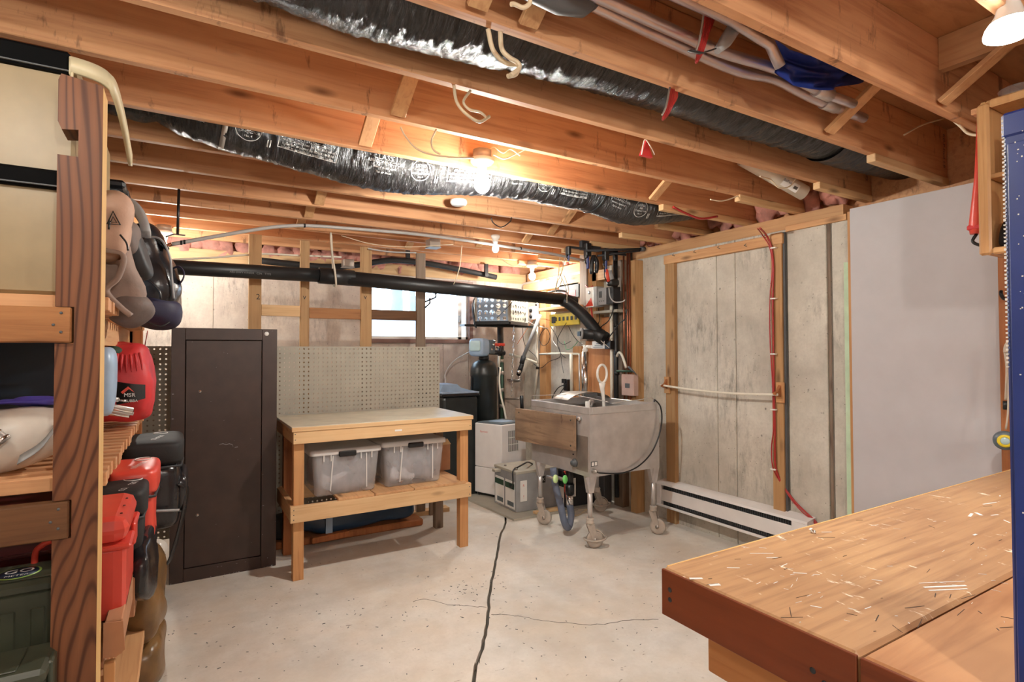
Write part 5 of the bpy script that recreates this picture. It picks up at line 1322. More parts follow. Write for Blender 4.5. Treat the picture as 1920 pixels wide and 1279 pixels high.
t = empty('red_clamps', (3.02, 4.08, .2), 'red clamps and leads on the dark battery box', 'clamp')
for o in (0, .035): MB().tube(smooth([V(2.99+o, 4.09, .36), V(3.03+o*.3, 4.085, .30), V(2.99+o, 4.08, .22), V(3.01+o, 4.08, .12)], 5), .009, 8).build('lead', M['inkr'] if o == 0 else M['redcord'], t)
MB().box(3.42, 3.515, 4.05, 4.36, .0195, .33, b=.004).single('grey_bin', M['dgrey'], 'plain dark grey box on the floor against the concrete wall behind the tub cart', 'box')
MB().box(2.68, 2.98, 4.085, 4.14, .0185, .04, b=.003).single('timber_offcut', M['soft_x'], 'small timber batten on the floor board behind the front castor', 'timber')
cable([V(2.9, 4.0, .006), V(3.0, 3.92, .006), V(3.12, 3.98, .006), V(3.2, 4.02, .006), V(3.1, 4.03, .012)], .004, 'cable', 'pale wire lying on the floor under the tub cart', 'wire', 'wire')

dh = empty('dehumidifier', (2.85, 4.92, .019), 'white dehumidifier with slatted grille standing on the grey floor board', 'dehumidifier')
a = at(897, 860, y=5.10); R_ = None
# footprint turned a little towards the camera
P4 = [V(2.535, 4.98, 0), V(2.66, 4.66, 0), V(2.98, 4.72, 0), V(2.90, 5.06, 0)]
def prism4(P, z0, z1, name, mat, par, ins=0, bev=.025):
    c = sum(P, V(0, 0, 0))/4; Q = [c+(p-c)*(1-ins) for p in P]
    bm = bmesh.new(); vb = [bm.verts.new((q.x, q.y, z0)) for q in Q]; vt = [bm.verts.new((q.x, q.y, z1)) for q in Q]
    bm.faces.new(vb[::-1]); bm.faces.new(vt)
    for k in range(4): bm.faces.new((vb[k], vb[(k+1) % 4], vt[(k+1) % 4], vt[k]))
    bmesh.ops.recalc_face_normals(bm, faces=bm.faces[:])
    bmesh.ops.bevel(bm, geom=bm.edges[:], offset=bev, segments=3, affect='EDGES', profile=.5)
    bm.verts.index_update(); m = MB().add([v.co.copy() for v in bm.verts], [tuple(v.index for v in f.verts) for f in bm.faces]); bm.free()
    return m.build(name, mat, par)
prism4(P4, .05, .302, 'water_tank', M['white'], dh, bev=.007)
prism4(P4, .3045, .735, 'housing', M['white'], dh, bev=.010)
prism4(P4, .728, .748, 'top_panel', M['headgrey'], dh, .08, .008)
prism4([p+V(.03, 0, 0)*0 for p in P4], .735, .752, 'control_strip', M['bluegrey'], dh, .5, .006)
prism4(P4, .035, .055, 'base', M['dark'], dh, .1, .006)
for p in P4: 
    q = p.lerp(sum(P4, V(0, 0, 0))/4, .18); MB().lathe([(0, -.012), (.016, -.012), (.016, .012), (0, .012)], (q.x, q.y, .035), (1, 0, 0), 14).build('castor', M['black'], dh)
u = (P4[2]-P4[1]).normalized(); nn = V(u.y, -u.x, 0); o = P4[1]+nn*.002+u*.09
gb = MB().prism([(0, .47), (.125, .47), (.125, .67), (0, .67)], nn*.002, o-nn*.002, u, (0, 0, 1)).build('grille', M['dark'], dh)
for k in range(9): MB().prism([(.006+k*.0145, .47), (.0095+k*.0145, .47), (.0095+k*.0145, .67), (.006+k*.0145, .67)], nn*.006, o+nn*.0, u, (0, 0, 1)).build('grille_slat', M['white'], gb)
for z in (.535, .602): MB().prism([(0, z), (.125, z), (.125, z+.006), (0, z+.006)], nn*.007, o, u, (0, 0, 1)).build('grille_bar', M['white'], gb)
u2 = (P4[1]-P4[0]).normalized(); n2 = V(u2.y, -u2.x, 0); q = P4[0]+u2*.12+n2*.001
m = MB(); write(m, 'Garrison', V(q.x, q.y, .655), .028, u2, (0, 0, 1)); m.build('brand_print', M['inkr'], dh)
MB().tube(smooth([V(2.87, 4.93, .75), V(2.86, 4.95, .85), V(2.83, 4.97, 1.0), V(2.83, 5.0, 1.15), V(2.86, 5.03, 1.28)], 5), .010, 8).build('drain_hose', M['pvc'], dh)

# ============================================================ WATER SOFTENER AND BRINE TANK
ws = empty('water_softener', (2.74, 5.18, 0), 'tall black water softener tank with grey-blue control head', 'water softener')
cx, cy = 2.745, 5.18
MB().lathe([(0, 0), (.135, 0), (.14, .02), (.14, .08), (0, .08)], (cx, cy, .0), seg=36).build('tank_base', M['black'], ws)
MB().lathe([(0, .08), (.136, .08), (.138, 1.18), (.146, 1.19), (.144, 1.22), (.138, 1.27), (.12, 1.32), (.09, 1.345), (.045, 1.36), (0, 1.36)], (cx, cy, 0), seg=40).build('tank', M['blackgloss'] if 0 else plain('black_tank', (34, 38, 38), .35, var=.15), ws)
MB().box(cx-.150, cx-.136, cy-.012, cy+.012, .2, 1.2, b=.003).build('tank_seam', M['black'], ws)
MB().lathe([(0, 0), (.05, 0), (.055, .02), (.05, .06), (0, .06)], (cx, cy, 1.355)).build('neck', M['black'], ws)
hb = MB().box(cx-.03, cx+.075, cy-.09, cy+.09, 1.42, 1.57, b=.015, rot=Matrix.Rotation(.5, 4, 'Z')).build('head_housing', M['headgrey'], ws)
MB().blob((cx-.075, cy-.04, 1.49), (.15, .19, .19), .42, 0, rot=Matrix.Rotation(.5, 4, 'Z')).build('head_cover', M['bluegrey'], ws)
MB().blob((cx-.138, cy-.074, 1.505), (.04, .13, .11), .3, 0, rot=Matrix.Rotation(.5, 4, 'Z')).build('display', M['lcd'], ws)
m = MB(); m.tube([V(cx+.06, cy-.02, 1.44), V(cx+.24, cy-.02, 1.43)], .026, 14); m.tube([V(cx+.10, cy-.02, 1.44), V(cx+.10, cy-.02, 1.50)], .024, 14); m.tube([V(cx+.19, cy-.02, 1.40), V(cx+.19, cy-.02, 1.51)], .024, 14); m.build('bypass_valve', M['black'], ws)
for o in (.10, .19): MB().box(cx+o-.045, cx+o+.045, cy-.045, cy-.012, 1.505, 1.535, b=.006).build('bypass_handle', M['inkr'], ws)
for k, (dx, z) in enumerate(((.07, 1.52), (.05, 1.47), (.09, 1.56), (.13, 1.49))): MB().lathe([(0, 0), (.014, 0), (.014, .03), (.006, .035), (0, .035)], (cx+dx, cy-.06, z), (0, -1, 0), 12).build('fitting', M['chrome'], ws)
m = MB(); m.tube([V(cx+.20, cy-.03, 1.40), V(cx+.20, cy-.03, .30)], .018, 12); m.build('riser_pipe', M['green'], ws)
for z in (1.33, 1.2, 1.02, .85, .66, .48): MB().cyl((cx+.20, cy-.03, z), (cx+.20, cy-.03, z+.035), .024, seg=14).build('pipe_collar', M['steel2'], ws)
MB().tube([V(cx+.17, cy-.03, 1.40), V(cx+.165, cy-.03, 1.28)], .014, 10).build('white_stub', M['pvc'], ws)

br = empty('brine_tank', (2.5, 5.4, 0), 'black square brine tank with blue-grey lid behind the table end', 'tank')
MB().box(2.20, 2.585, 5.0, 5.42, 0, 1.00, b=.03).build('tank_body', plain('black_tank', (34, 38, 38), .35, var=.15), br)
MB().box(2.185, 2.60, 4.985, 5.435, 1.0, 1.03, b=.01).build('tank_rim', M['black'], br)
MB().box(2.19, 2.595, 4.99, 5.43, 1.03, 1.045, b=.005).build('lid', M['bluegrey'], br)
MB().prism([(2.20, 1.045), (2.56, 1.045), (2.42, 1.085), (2.38, 1.12), (2.22, 1.12)], (0, .3, 0), (0, 5.06, 0)).build('lid_hump', M['bluegrey'], br)
cable([V(2.36, 5.3, 1.12), V(2.45, 5.5, 1.22), V(2.58, 5.55, 1.35), V(2.72, 5.4, 1.46)], .006, 'greypipe', 'thin white brine tube from the black tank lid up to the grey-blue control head', 'tube', 'tube')

# milk crate strapped on a bracket high in the corner
cr = empty('milk_crate', (3.0, 5.2, 1.76), 'plastic milk crate with round holes, strapped high beside the window', 'crate')
A_, B_, C_ = at(891, 606, y=5.22), at(955, 611, y=4.98), at(987, 595, y=5.25)
zb = 1.76; A_.z = B_.z = C_.z = zb
D_ = A_+C_-B_; Hc = .33
def side(p, q, name, mat, inw):
    L = (q-p).length; u = (q-p).normalized(); n_ = u.cross(V(0, 0, 1))
    pit = .066; nu_ = int(L/pit); nv_ = int(Hc/pit); m = MB()
    off = (L-nu_*pit)/2; random.seed(nu_)
    holes(m, p+u*off, u, (0, 0, 1), nu_, nv_, pit, .02, .008, n_*inw, rf=lambda i, j: random.choice((.017, .022, .027, .030)))
    return m.build(name, mat, cr)
side(A_, B_, 'crate_side', M['bluegrey'], -1); side(B_, C_, 'crate_side', M['sheet'], -1); side(C_, D_, 'crate_side', M['sheet'], -1); side(D_, A_, 'crate_side', M['bluegrey'], -1)
m = MB()
for p in (A_, B_, C_, D_): m.box(p.x-.012, p.x+.012, p.y-.012, p.y+.012, zb, zb+Hc)
m.build('crate_post', M['sheet'], cr)
m = MB()
for f in range(8):
    t_ = f/7; m.bar(A_.lerp(D_, t_), B_.lerp(C_, t_), .02, .012); m.bar(A_.lerp(B_, t_), D_.lerp(C_, t_), .02, .012)
m.build('crate_floor', M['black'], cr)
m = MB()
for p, q in ((A_, B_), (B_, C_), (C_, D_), (D_, A_)): m.bar(p+V(0, 0, -.012), q+V(0, 0, -.012), .03, .03)
m.build('crate_base_rim', M['black'], cr)
st_ = empty('strap', (2.7, 5.15, 1.7), 'black strap holding the milk crate, crossing its front diagonally', 'strap')
MB().strip(smooth([at(887, 575, y=5.18), at(890, 600, y=5.16), at(893, 615, y=5.16)], 5), (1, 0, 0), .014, .004).build('webbing', M['black'], st_)
MB().strip([at(932, 596, y=4.92), at(958, 570, y=4.92), at(964, 560, y=4.95)], (1, 0, 1), .03, .005).build('webbing', M['black'], st_)
MB().strip(smooth([at(889, 560, y=5.2), at(886, 580, y=5.2), at(890, 610, y=5.18), at(893, 614, y=5.18)], 5), (1, 0, 0), .012, .004).build('webbing', M['black'], st_)
MB().bar(V(2.55, 5.3, 1.725), V(3.45, 5.3, 1.725), .12, .02).single('bracket_shelf', M['black'], 'black bracket shelf under the milk crate', 'shelf')
pb = empty('black_standpipe', at(939, 640, y=5.45), 'vertical black plastic pipe between the milk crate and the red valve handles', 'pipe')
a = at(938, 600, y=5.5); b = at(942, 700, y=5.5); MB().tube([V(a.x, 5.5, 1.74), V(b.x, 5.5, .0)], .036, 16).build('pipe_run', M['abs'], pb)
# chain
ch = empty('chain', at(963, 610, y=5.3), 'steel chain hanging below the milk crate', 'chain')
ca, cb = at(964, 612, y=5.1), at(959, 742, y=5.1); n = 17
for k in range(n):
    c = ca.lerp(cb, (k+.5)/n); L = (ca-cb).length/n*.72; u = V(1, 0, 0) if k % 2 else V(.25, 1, 0).normalized()
    MB().tube([c+u*(.011*math.cos(a))+V(0, 0, L*math.sin(a)) for a in [2*PI*i/12 for i in range(12)]], .0032, 5, closed=True).build('link', M['chrome'], ch)
# sloping grey pipe with valves
t = empty('sloping_pipe', at(990, 620, x=3.45), 'grey pipe sloping down the corner into black and chrome valves', 'pipe')
p0, p1 = at(1013, 590, x=3.45), at(982, 668, x=3.35)
MB().tube([p0, p1], .021, 14).build('pipe_run', M['grey'], t)
MB().tube([p1, at(978, 682, x=3.34)], .028, 14).build('union', M['dark'], t)
MB().tube([at(979, 682, x=3.34), at(975, 694, x=3.33), at(972, 703, x=3.33)], [.024, .03, .024], 14).build('valve_body', M['black'], t)
MB().lathe([(0, 0), (.018, 0), (.022, .02), (.010, .04), (0, .04)], at(975, 697, x=3.28), (-1, -.4, 0), 14).build('valve_handle', M['chrome'], t)
MB().tube(smooth([at(972, 703, x=3.33), at(975, 712, x=3.33), at(968, 715, x=3.33), at(955, 714, x=3.3)], 4), .016, 10).build('chrome_elbow', M['chrome'], t)
m = MB(); m.tube([at(952, 712, x=3.3), at(975, 713, x=3.3)], .011, 10); m.tube([at(948, 748, x=3.3), at(975, 748, x=3.3)], .013, 10); m.build('cross_pipe', M['steel2'], t)
MB().tube([at(978, 742, x=3.3), at(979, 775, x=3.3)], .02, 12).build('black_elbow', M['black'], t)

# white and grey plumbing runs on the utility wall
def prun(pts, r, mat, lab, seg=10, collars=()):
    t = empty('water_pipe', pts[0], lab, 'pipe', 'pipes on the utility wall')
    MB().tube(pts, r, seg).build('pipe_run', M[mat], t)
    for c in collars: MB().tube([c-V(0, 0, .014), c+V(0, 0, .014)], r*1.5, seg).build('pipe_clip', M['black'], t)
    return t
prun([at(1008, 555, x=3.50), at(1007, 640, x=3.50), at(1008, 690, x=3.50), at(1000, 760, x=3.5)], .014, 'pvc', 'white vertical pipe at the left of the yellow power strip', collars=(at(1007, 572, x=3.5), at(1008, 690, x=3.5)))
prun([at(955, 664, x=3.25), at(985, 672, x=3.38), at(1008, 681, x=3.48)], .014, 'pvc', 'white pipe from the red handled bypass valve to the corner')
prun([at(1012, 664, x=3.48), at(1050, 663, x=3.48), at(1086, 664, x=3.48)], .012, 'pvc', 'white horizontal pipe crossing behind the tangled cables')
prun([at(1071, 664, x=3.47), at(1072, 735, x=3.47)], .019, 'pvc', 'short thick white upright filter pipe left of the steel cylinder')
prun([V(3.46, 3.98, .3), V(3.46, 3.98, 2.25)], .015, 'pvc', 'tall white pipe beside the copper pipes', collars=(at(1155, 610, x=3.46), at(1156, 662, x=3.46), at(1157, 700, x=3.46)))
prun([V(3.47, 3.93, 2.42), V(3.47, 3.93, .1)], .022, 'abs', 'black vertical pipe next to the tall white pipe')
for k, px_ in enumerate((1170, 1177, 1181)):
    p = at(px_, 600, x=3.485); prun([V(p.x, p.y, 2.36), V(p.x, p.y, .75 if k else 1.0)], .0085, 'copper', ('left', 'middle', 'right')[k]+' of three thin copper pipes beside the corner stud')
t = empty('tap_lever', at(1166, 668, x=3.42), 'old pipe tap with long lever above the grey switch box', 'tap')
MB().tube(smooth([at(1157, 668, x=3.44), at(1161, 661, x=3.42), at(1167, 668, x=3.41), at(1174, 690, x=3.42)], 4), .012, 8).build('bent_pipe', M['pvc'], t)
MB().tube([at(1157, 696, x=3.43), at(1186, 696, x=3.43)], .011, 8).build('cross_bar', M['green'], t)
MB().tube([at(1179, 688, x=3.41), at(1193, 702, x=3.39)], [.012, .004], 8).build('lever', M['dgrey'], t)
t = empty('switch_box', at(1177, 720, x=3.5), 'pinkish grey metal switch box at the foot of the copper pipes', 'electrical box')
a, b = at(1165, 720, x=3.44), at(1188, 720, x=3.44); zt1, zt0 = at(1176, 702, x=3.44).z, at(1176, 742, x=3.44).z
MB().box(3.44, 3.499, b.y, a.y, zt0, zt1, b=.004).build('box_body', plain('pinkish_grey_metal', (190, 160, 148), .45), t)
m = MB(); m.box(3.438, 3.4395, (a.y+b.y)/2-.03, (a.y+b.y)/2+.03, zt0+.07, zt0+.11); m.build('box_label', M['dgrey'], t)

# shelves with the power boxes
def wbox(name, x0, x1, pa_, pb_, pt_, pb2, mat, lab, cat, ref=None):
    """box on the right wall: pixel columns pa_..pb_ on its face x0, rows pt_..pb2 at its left edge"""
    ya, yb_ = at(pa_, pt_, x=x0).y, at(pb_, pt_, x=x0).y
    z1_, z0_ = at(pa_, pt_, x=x0).z, at(pa_, pb2, x=x0).z
    t = empty(name, ((x0+x1)/2, (ya+yb_)/2, z0_), lab, cat)
    MB().box(x0, x1, yb_, ya, z0_, z1_, b=.003).build(name.split('_')[-1]+'_body', M[mat] if isinstance(mat, str) else mat, t)
    return t, yb_, ya, z0_, z1_
t, ya, yb_, z0, z1 = wbox('wall_shelf', 3.36, 3.59, 1008, 1078, 579, 584, 'soft_y', 'pale board shelf above the yellow power strip', 'shelf')
MB().box(3.45, 3.59, ya+.05, ya+.07, z0-.1, z0, b=.002).build('bracket', M['soft_z'], t)
t, ya, yb_, z0, z1 = wbox('wall_shelf', 3.40, 3.59, 1112, 1156, 584, 589, 'sheet', 'short grey shelf under the two meter boxes', 'shelf')
t, ya, yb_, z0, z1 = wbox('power_strip', 3.46, 3.50, 1030, 1085, 590, 612, 'yellow', 'yellow power strip crowded with plugs under the pale shelf', 'power strip')
for k in range(6):
    yy = ya+.03+k*.07; MB().box(3.452, 3.4595, yy, yy+.03, z0+.05, z0+.09, b=.002).build('socket', M['black'], t)
MB().box(3.452, 3.4595, yb_-.12, yb_-.05, z0+.03, z0+.10, b=.003).build('switch_cover', M['dark'], t)
t, ya, yb_, z0, z1 = wbox('transformer_box', 3.36, 3.45, 1098, 1112, 540, 577, 'ceramic', 'white box with a red triangle beside the grey meter box', 'box')
MB().box(3.36, 3.45, ya-.05, ya-.001, z0, z1, b=.003).build('box_side', M['grey'], t)
MB().prism([(0, 0), (.12, 0), (.03, .08)], (-.001, 0, 0), (3.3597, ya, z0+.01), (0, 1, 0)).build('red_mark', M['inkr'], t)
MB().lathe([(0, 0), (.018, 0), (.018, .002), (0, .002)], (3.3595, (ya+yb_)/2, z1-.05), (-1, 0, 0), 20).build('dial', M['grey'], t)
t, ya, yb_, z0, z1 = wbox('meter_box', 3.38, 3.47, 1116, 1136, 542, 573, 'grey', 'grey meter box with a small display, right of the white box', 'meter')
m = MB(); m.box(3.3785, 3.3798, (ya+yb_)/2-.02, (ya+yb_)/2+.02, z1-.09, z1-.03)
for k in range(4): m.box(3.3785, 3.3798, ya+.03+k*.028, ya+.04+k*.028, z0+.03, z0+.04)
m.build('meter_face', M['dgrey'], t)
MB().box(3.38, 3.47, ya-.10, ya-.002, z0, z1, b=.003).build('meter_module', M['dark'], t)
p = at(996, 588, x=3.45); t = empty('wall_socket', p, 'white wall socket with two black plugs under the milk crate', 'socket')
MB().box(3.45, 3.5, p.y-.05, p.y+.05, p.z-.07, p.z+.08, b=.003).build('socket_plate', M['ceramic'], t)
for dz in (.035, -.035): MB().lathe([(0, 0), (.022, 0), (.02, -.02), (0, -.02)], (3.45, p.y-.005, p.z+dz), (1, 0, 0), 16).build('plug', M['black'], t)
# adaptor block
p = at(1062, 715, x=3.5); t = empty('plug_adaptor', p, 'black plug adaptor hanging above the far side of the tub', 'adaptor')
MB().box(3.48, 3.55, p.y-.04, p.y+.03, p.z-.10, p.z+.02, b=.005).build('adaptor_body', M['black'], t)
MB().box(3.47, 3.5, p.y-.01, p.y+.05, p.z-.02, p.z+.025, b=.004).build('plug', M['black'], t)
# ultraviolet cylinder and ballast box
t = empty('filter_cylinder', at(1098, 740, x=3.4), 'polished steel water treatment cylinder standing behind the tub', 'cylinder')
p = at(1097, 660, x=3.42)
MB().tube([V(3.42, p.y, p.z), V(3.42, p.y, .85)], .037, 28).build('cylinder_body', M['chrome'], t)
MB().tube([V(3.40, p.y+.065, p.z-.02), V(3.40, p.y+.065, .9)], .009, 10).build('side_tube', M['steel'], t)
MB().lathe([(0, 0), (.02, 0), (.03, .02), (.018, .04), (.018, .07), (0, .07)], (3.42, p.y, p.z), seg=16).build('lamp_cap', M['ceramic'], t)
MB().tube([V(3.42, p.y, p.z+.05), V(3.42, p.y-.1, p.z+.05)], .016, 12).build('cap_nozzle', M['ceramic'], t)
a, b = at(1110, 648, x=3.40), at(1134, 648, x=3.40); t = empty('ballast_box', a, 'small white labelled box with black end above the steel cylinder', 'box')
zz = (at(1120, 640, x=3.4).z, at(1120, 654, x=3.4).z)
MB().box(3.40, 3.45, b.y, a.y, zz[1], zz[0], b=.002).build('box_body', M['paper'], t)
MB().box(3.395, 3.455, b.y-.08, b.y-.001, zz[1]-.004, zz[0]+.004, b=.003).build('end_cap', M['black'], t)
m = MB(); 
for k in range(3): m.box(3.3985, 3.3998, b.y+.03, a.y-.02-k*.02, zz[1]+.012+k*.016, zz[1]+.018+k*.016)
m.build('label_print', M['headgrey'], t)

# tangle of cables
random.seed(12); Gc = 'tangled cables on the utility wall'
def wc(lst, r=.0035, mat='black', lab='', x=3.46, name='cable'):
    pts = [at(a, b, x=x-.012*(i % 2)) for i, (a, b) in enumerate(lst)]
    return cable(pts, r, mat, lab, name, 'cable', Gc)
wc([(980, 612), (982, 640), (990, 655), (1004, 668), (1009, 682)], lab='black cable bowing down the left side of the sloping grey pipe', x=3.4)
wc([(1016, 622), (1011, 635), (1018, 648), (1028, 642), (1031, 628), (1024, 616), (1016, 622)], lab='round black cable loop left of the yellow power strip')
wc([(1032, 612), (1044, 632), (1046, 648), (1052, 664), (1062, 672)], lab='black cable falling from the power strip to the white horizontal pipe')
wc([(1062, 605), (1052, 622), (1046, 636), (1056, 646), (1070, 640)], lab='black cable crossing the middle of the tangle')
wc([(1000, 682), (1014, 690), (1030, 678), (1050, 669), (1048, 650)], lab='black cable sweeping up from the corner pipe joint')
wc([(1066, 612), (1074, 628), (1084, 640), (1096, 648)], lab='dark cable running to the ballast box')
wc([(1036, 606), (1042, 618), (1036, 636), (1044, 650)], mat='ink', lab='white cable hanging beside the black ones')
wc([(1057, 700), (1053, 680), (1052, 668)], lab='thin black cable up from the plug adaptor', r=.0025)
wc([(1062, 720), (1046, 728), (1036, 745), (1034, 760)], lab='thicker black cable arching from the plug adaptor into the tub', x=3.44, r=.005)
wc([(1060, 724), (1050, 738), (1048, 752)], lab='second black cable below the plug adaptor', x=3.44, r=.004)
wc([(970, 645), (985, 622), (1000, 600), (1018, 598), (1040, 604)], mat='orange', lab='orange cord running diagonally from the chain to the power strip', r=.003)
wc([(1140, 555), (1150, 575), (1142, 600), (1128, 612), (1120, 622)], lab='black cable dropping from the meter box to the drain elbow', x=3.4, r=.005)
wc([(1176, 580), (1172, 598), (1162, 606), (1150, 622), (1138, 638)], lab='black cable curving from the copper pipes to the drain elbow', x=3.4, r=.005)
wc([(1142, 540), (1144, 556), (1152, 566), (1166, 566), (1172, 562)], mat='greypipe', lab='grey flexible cable looping from the meter box', x=3.38, r=.006)
wc([(1108, 576), (1110, 590), (1112, 600)], mat='redcord', lab='red cables below the white box', x=3.4, r=.008)
wc([(1098, 535), (1104, 540), (1112, 536)], mat='redcord', lab='red cable end on top of the white box', x=3.4, r=.006)
wc([(1122, 578), (1124, 600), (1118, 615)], lab='thin dark cable below the meter box', x=3.42)
wc([(1010, 560), (1030, 548), (1058, 546), (1068, 560)], lab='black hose arching over the end of the drain pipe', x=3.25, r=.01)
wc([(1058, 640), (1062, 655), (1073, 652), (1084, 640)], mat='greenp', lab='small green cable in the tangle by the ballast box', r=.0025)
wc([(985, 600), (1000, 608), (1012, 612), (1028, 616)], mat='ink', lab='white cable from the wall socket into the tangle')
wc([(1120, 632), (1130, 642), (1142, 652)], mat='rope', lab='pale cord tied from the drain elbow to the ballast box', x=3.36)
t = empty('black_cabinet', at(1060, 530, x=3.5), 'dark framed box with red label high behind the drain pipe elbow', 'box')
a, b = at(1048, 535, x=3.5), at(1085, 532, x=3.5); MB().box(3.50, 3.58, b.y, a.y, at(1060, 560, x=3.5).z, at(1060, 533, x=3.5).z, b=.003).build('cabinet_body', M['dark'], t)
MB().box(3.497, 3.4995, b.y+.05, b.y+.3, at(1070, 556, x=3.5).z, at(1070, 545, x=3.5).z).build('red_label', M['redfab'], t)

# clamps hanging from the last joists
def clamp(px, py, ln, lab, w=18, handle='blue', y=3.86, k=1.0):
    p = at(px, py, y=y); t = empty('bar_clamp', p, lab, 'clamp', 'bar clamps on the ceiling rack')
    MB().box(p.x-.03*k, p.x+.03*k, y-.03, y+.02, p.z-.02, p.z+.10*k, b=.008).build('clamp_head', M['black'], t)
    MB().box(p.x-.012*k, p.x+.012*k, y-.016, y+.004, p.z-.02-ln, p.z-.015, b=.004).build('grip', plain('clamp_blue', (52, 66, 120), .4), t)
    MB().tube(smooth([V(p.x-.02*k, y-.01, p.z-.02), V(p.x-.035*k, y-.01, p.z-.06*k), V(p.x-.02*k, y-.012, p.z-.09*k)], 4), .006, 8).build('trigger', M['black'], t)
    MB().box(p.x+.02*k, p.x+.34*k, y-.008, y+.004, p.z+.045, p.z+.065, b=.001).build('bar', M['dark'], t)
    MB().box(p.x+.30*k, p.x+.345*k, y-.02, y+.012, p.z-.03, p.z+.08, b=.006).build('jaw', M['black'], t)
clamp(1065, 475, .05, 'small blue and black bar clamp, leftmost on the ceiling rack', k=.6)
clamp(1101, 477, .11, 'blue and black bar clamp, second from the left on the ceiling rack')
clamp(1135, 485, .10, 'blue and black bar clamp, rightmost above the drill', k=.9, y=3.8)
t = empty('clamp_rack', at(1120, 462, y=3.86), 'dark bar rack screwed under the last joists over the utility corner', 'rack')
p, q = at(1098, 470, y=3.80), at(1205, 467, y=3.70)
MB().tube([p, q], .011, 10).build('rack_bar', M['dark'], t); MB().lathe([(0, -.02), (.022, -.02), (.022, .02), (0, .02)], q, (q-p), 14).build('bar_knob', M['dgrey'], t)
MB().tube([at(1120, 480, y=3.8), at(1200, 470, y=3.72)], .009, 10).build('rack_bar', M['dark'], t)
m = MB(); a = at(1105, 460, y=3.9); m.box(a.x-.1, a.x+.12, 3.88, 3.92, a.z-.05, 2.43, b=.004); m.build('rack_block', M['dark'], t)
t = empty('spring_clamp', at(1112, 490, y=3.85), 'black plastic clamp handles between the two larger bar clamps', 'clamp')
for a, b in ((1109, 514), (1118, 512)):
    MB().tube(smooth([at(1113, 480, y=3.83), at(a+1, 492, y=3.83), at(a, b, y=3.83)], 5), [.02]*10+[.013], 10).build('clamp_handle', M['black'], t)
t = empty('cordless_drill', at(1145, 520, y=3.8), 'black and grey power drill hanging nose down below the clamps', 'drill')
MB().tube([at(1141, 508, y=3.8), at(1146, 530, y=3.8)], [.03, .036], 16).build('drill_body', M['grey'], t)
MB().tube([at(1137, 505, y=3.79), at(1141, 528, y=3.79)], [.014, .016], 10).build('drill_handle', M['inkr'], t)
MB().blob(at(1149, 530, y=3.8), (.11, .08, .07), .6, .0).build('drill_base', M['black'], t)
MB().tube(smooth([at(1133, 500, y=3.8), at(1134, 520, y=3.8), at(1142, 533, y=3.8)], 4), .005, 6).build('drill_cable', M['black'], t)

# ============================================================ RIGHT WALL FITTINGS
ht = empty('baseboard_heater', (3.53, 2.8, .13), 'long cream baseboard heater low on the concrete wall behind the workbench', 'heater')
hy0, hy1 = 2.13, 3.46; hx = 3.50
MB().box(3.565, 3.599, hy0, hy1, .13, .345).build('back_plate', M['white'], ht)
MB().prism([(hx-.005, .318), (hx, .335), (3.599, .352), (3.599, .345), (hx+.005, .325)], (0, hy1-hy0, 0), (0, hy0, 0)).build('top_cover', M['white'], ht)
MB().box(hx+.004, hx+.01, hy0+.0, hy1-.05, .185, .282, b=.002).build('front_cover', M['white'], ht)
MB().box(hx-.006, hx+.012, hy0, hy1, .135, .152, b=.002).build('bottom_lip', M['white'], ht)
MB().box(hx+.02, 3.564, hy0+.12, hy1-.06, .14, .33).build('heating_fins', M['dark'], ht)
MB().box(hx-.002, 3.564, hy0, hy0+.11, .136, .33, b=.002).build('end_box', M['white'], ht); MB().box(hx-.002, 3.564, hy1-.05, hy1, .136, .33, b=.002).build('end_box', M['white'], ht)
n = 60; m = MB()
for k in range(n): yy = hy0+.14+k*(hy1-hy0-.24)/n; m.box(hx+.014, hx+.0195, yy, yy+.003, .16, .322)
m.build('fin_edges', M['dgrey'], ht, kind='stuff')
# curtain-like pipe on two wooden brackets
t = empty('rod_on_brackets', (3.53, 2.85, 1.17), 'thin white rod sagging between two wooden brackets on the wall studs', 'rod')
p0, p1 = at(1238, 722, x=3.50), at(1458, 740, x=3.50)
MB().tube(smooth([p0, at(1300, 731, x=3.50), at(1380, 738, x=3.50), p1], 6), .0085, 10).build('rod', M['pvc'], t)
for px_, py_ in ((1252, 722), (1464, 736)):
    q = at(px_, py_, x=3.555); MB().box(3.542, 3.556, q.y-.03, q.y+.03, q.z-.07, q.z+.07, b=.002).build('bracket_plate', M['soft_z'], t)
    MB().prism([(0, .05), (0, -.03), (-.06, -.012), (-.062, .0), (-.03, .012)], (0, .02, 0), (3.542, q.y-.01, q.z)).build('bracket_arm', M['stud_red'], t)
# red cable down the stud
a = [at(x, y, x=3.545) for x, y in ((1446, 462), (1450, 500), (1449, 560), (1450, 640), (1451, 720), (1453, 800), (1453, 840), (1455, 880))]
a = [at(1425, 428, x=3.3), at(1436, 440, x=3.5)]+a+[at(x, y, x=3.575) for x, y in ((1470, 912), (1490, 940), (1512, 962), (1532, 982))]+[V(3.54, 1.98, .18), V(3.54, 1.94, .02)]
t = empty('red_tube', (3.55, 2.36, .3), 'twin red tube clipped down the wall stud and swinging to the floor behind the workbench', 'tube')
MB().tube(smooth(a, 6), .0065, 8).build('tube_run', M['redcord'], t)
MB().tube(smooth([q+V(-.004, .014+.01*math.sin(i*1.7), 0) for i, q in enumerate(a)], 6), .0045, 8).build('tube_run', M['redcord'], t)
for py_ in (465, 560, 664, 768, 880): q = at(1451, py_, x=3.545); MB().box(3.53, 3.557, q.y-.02, q.y+.02, q.z-.005, q.z+.005, b=.002).build('clip', M['ceramic'], t)

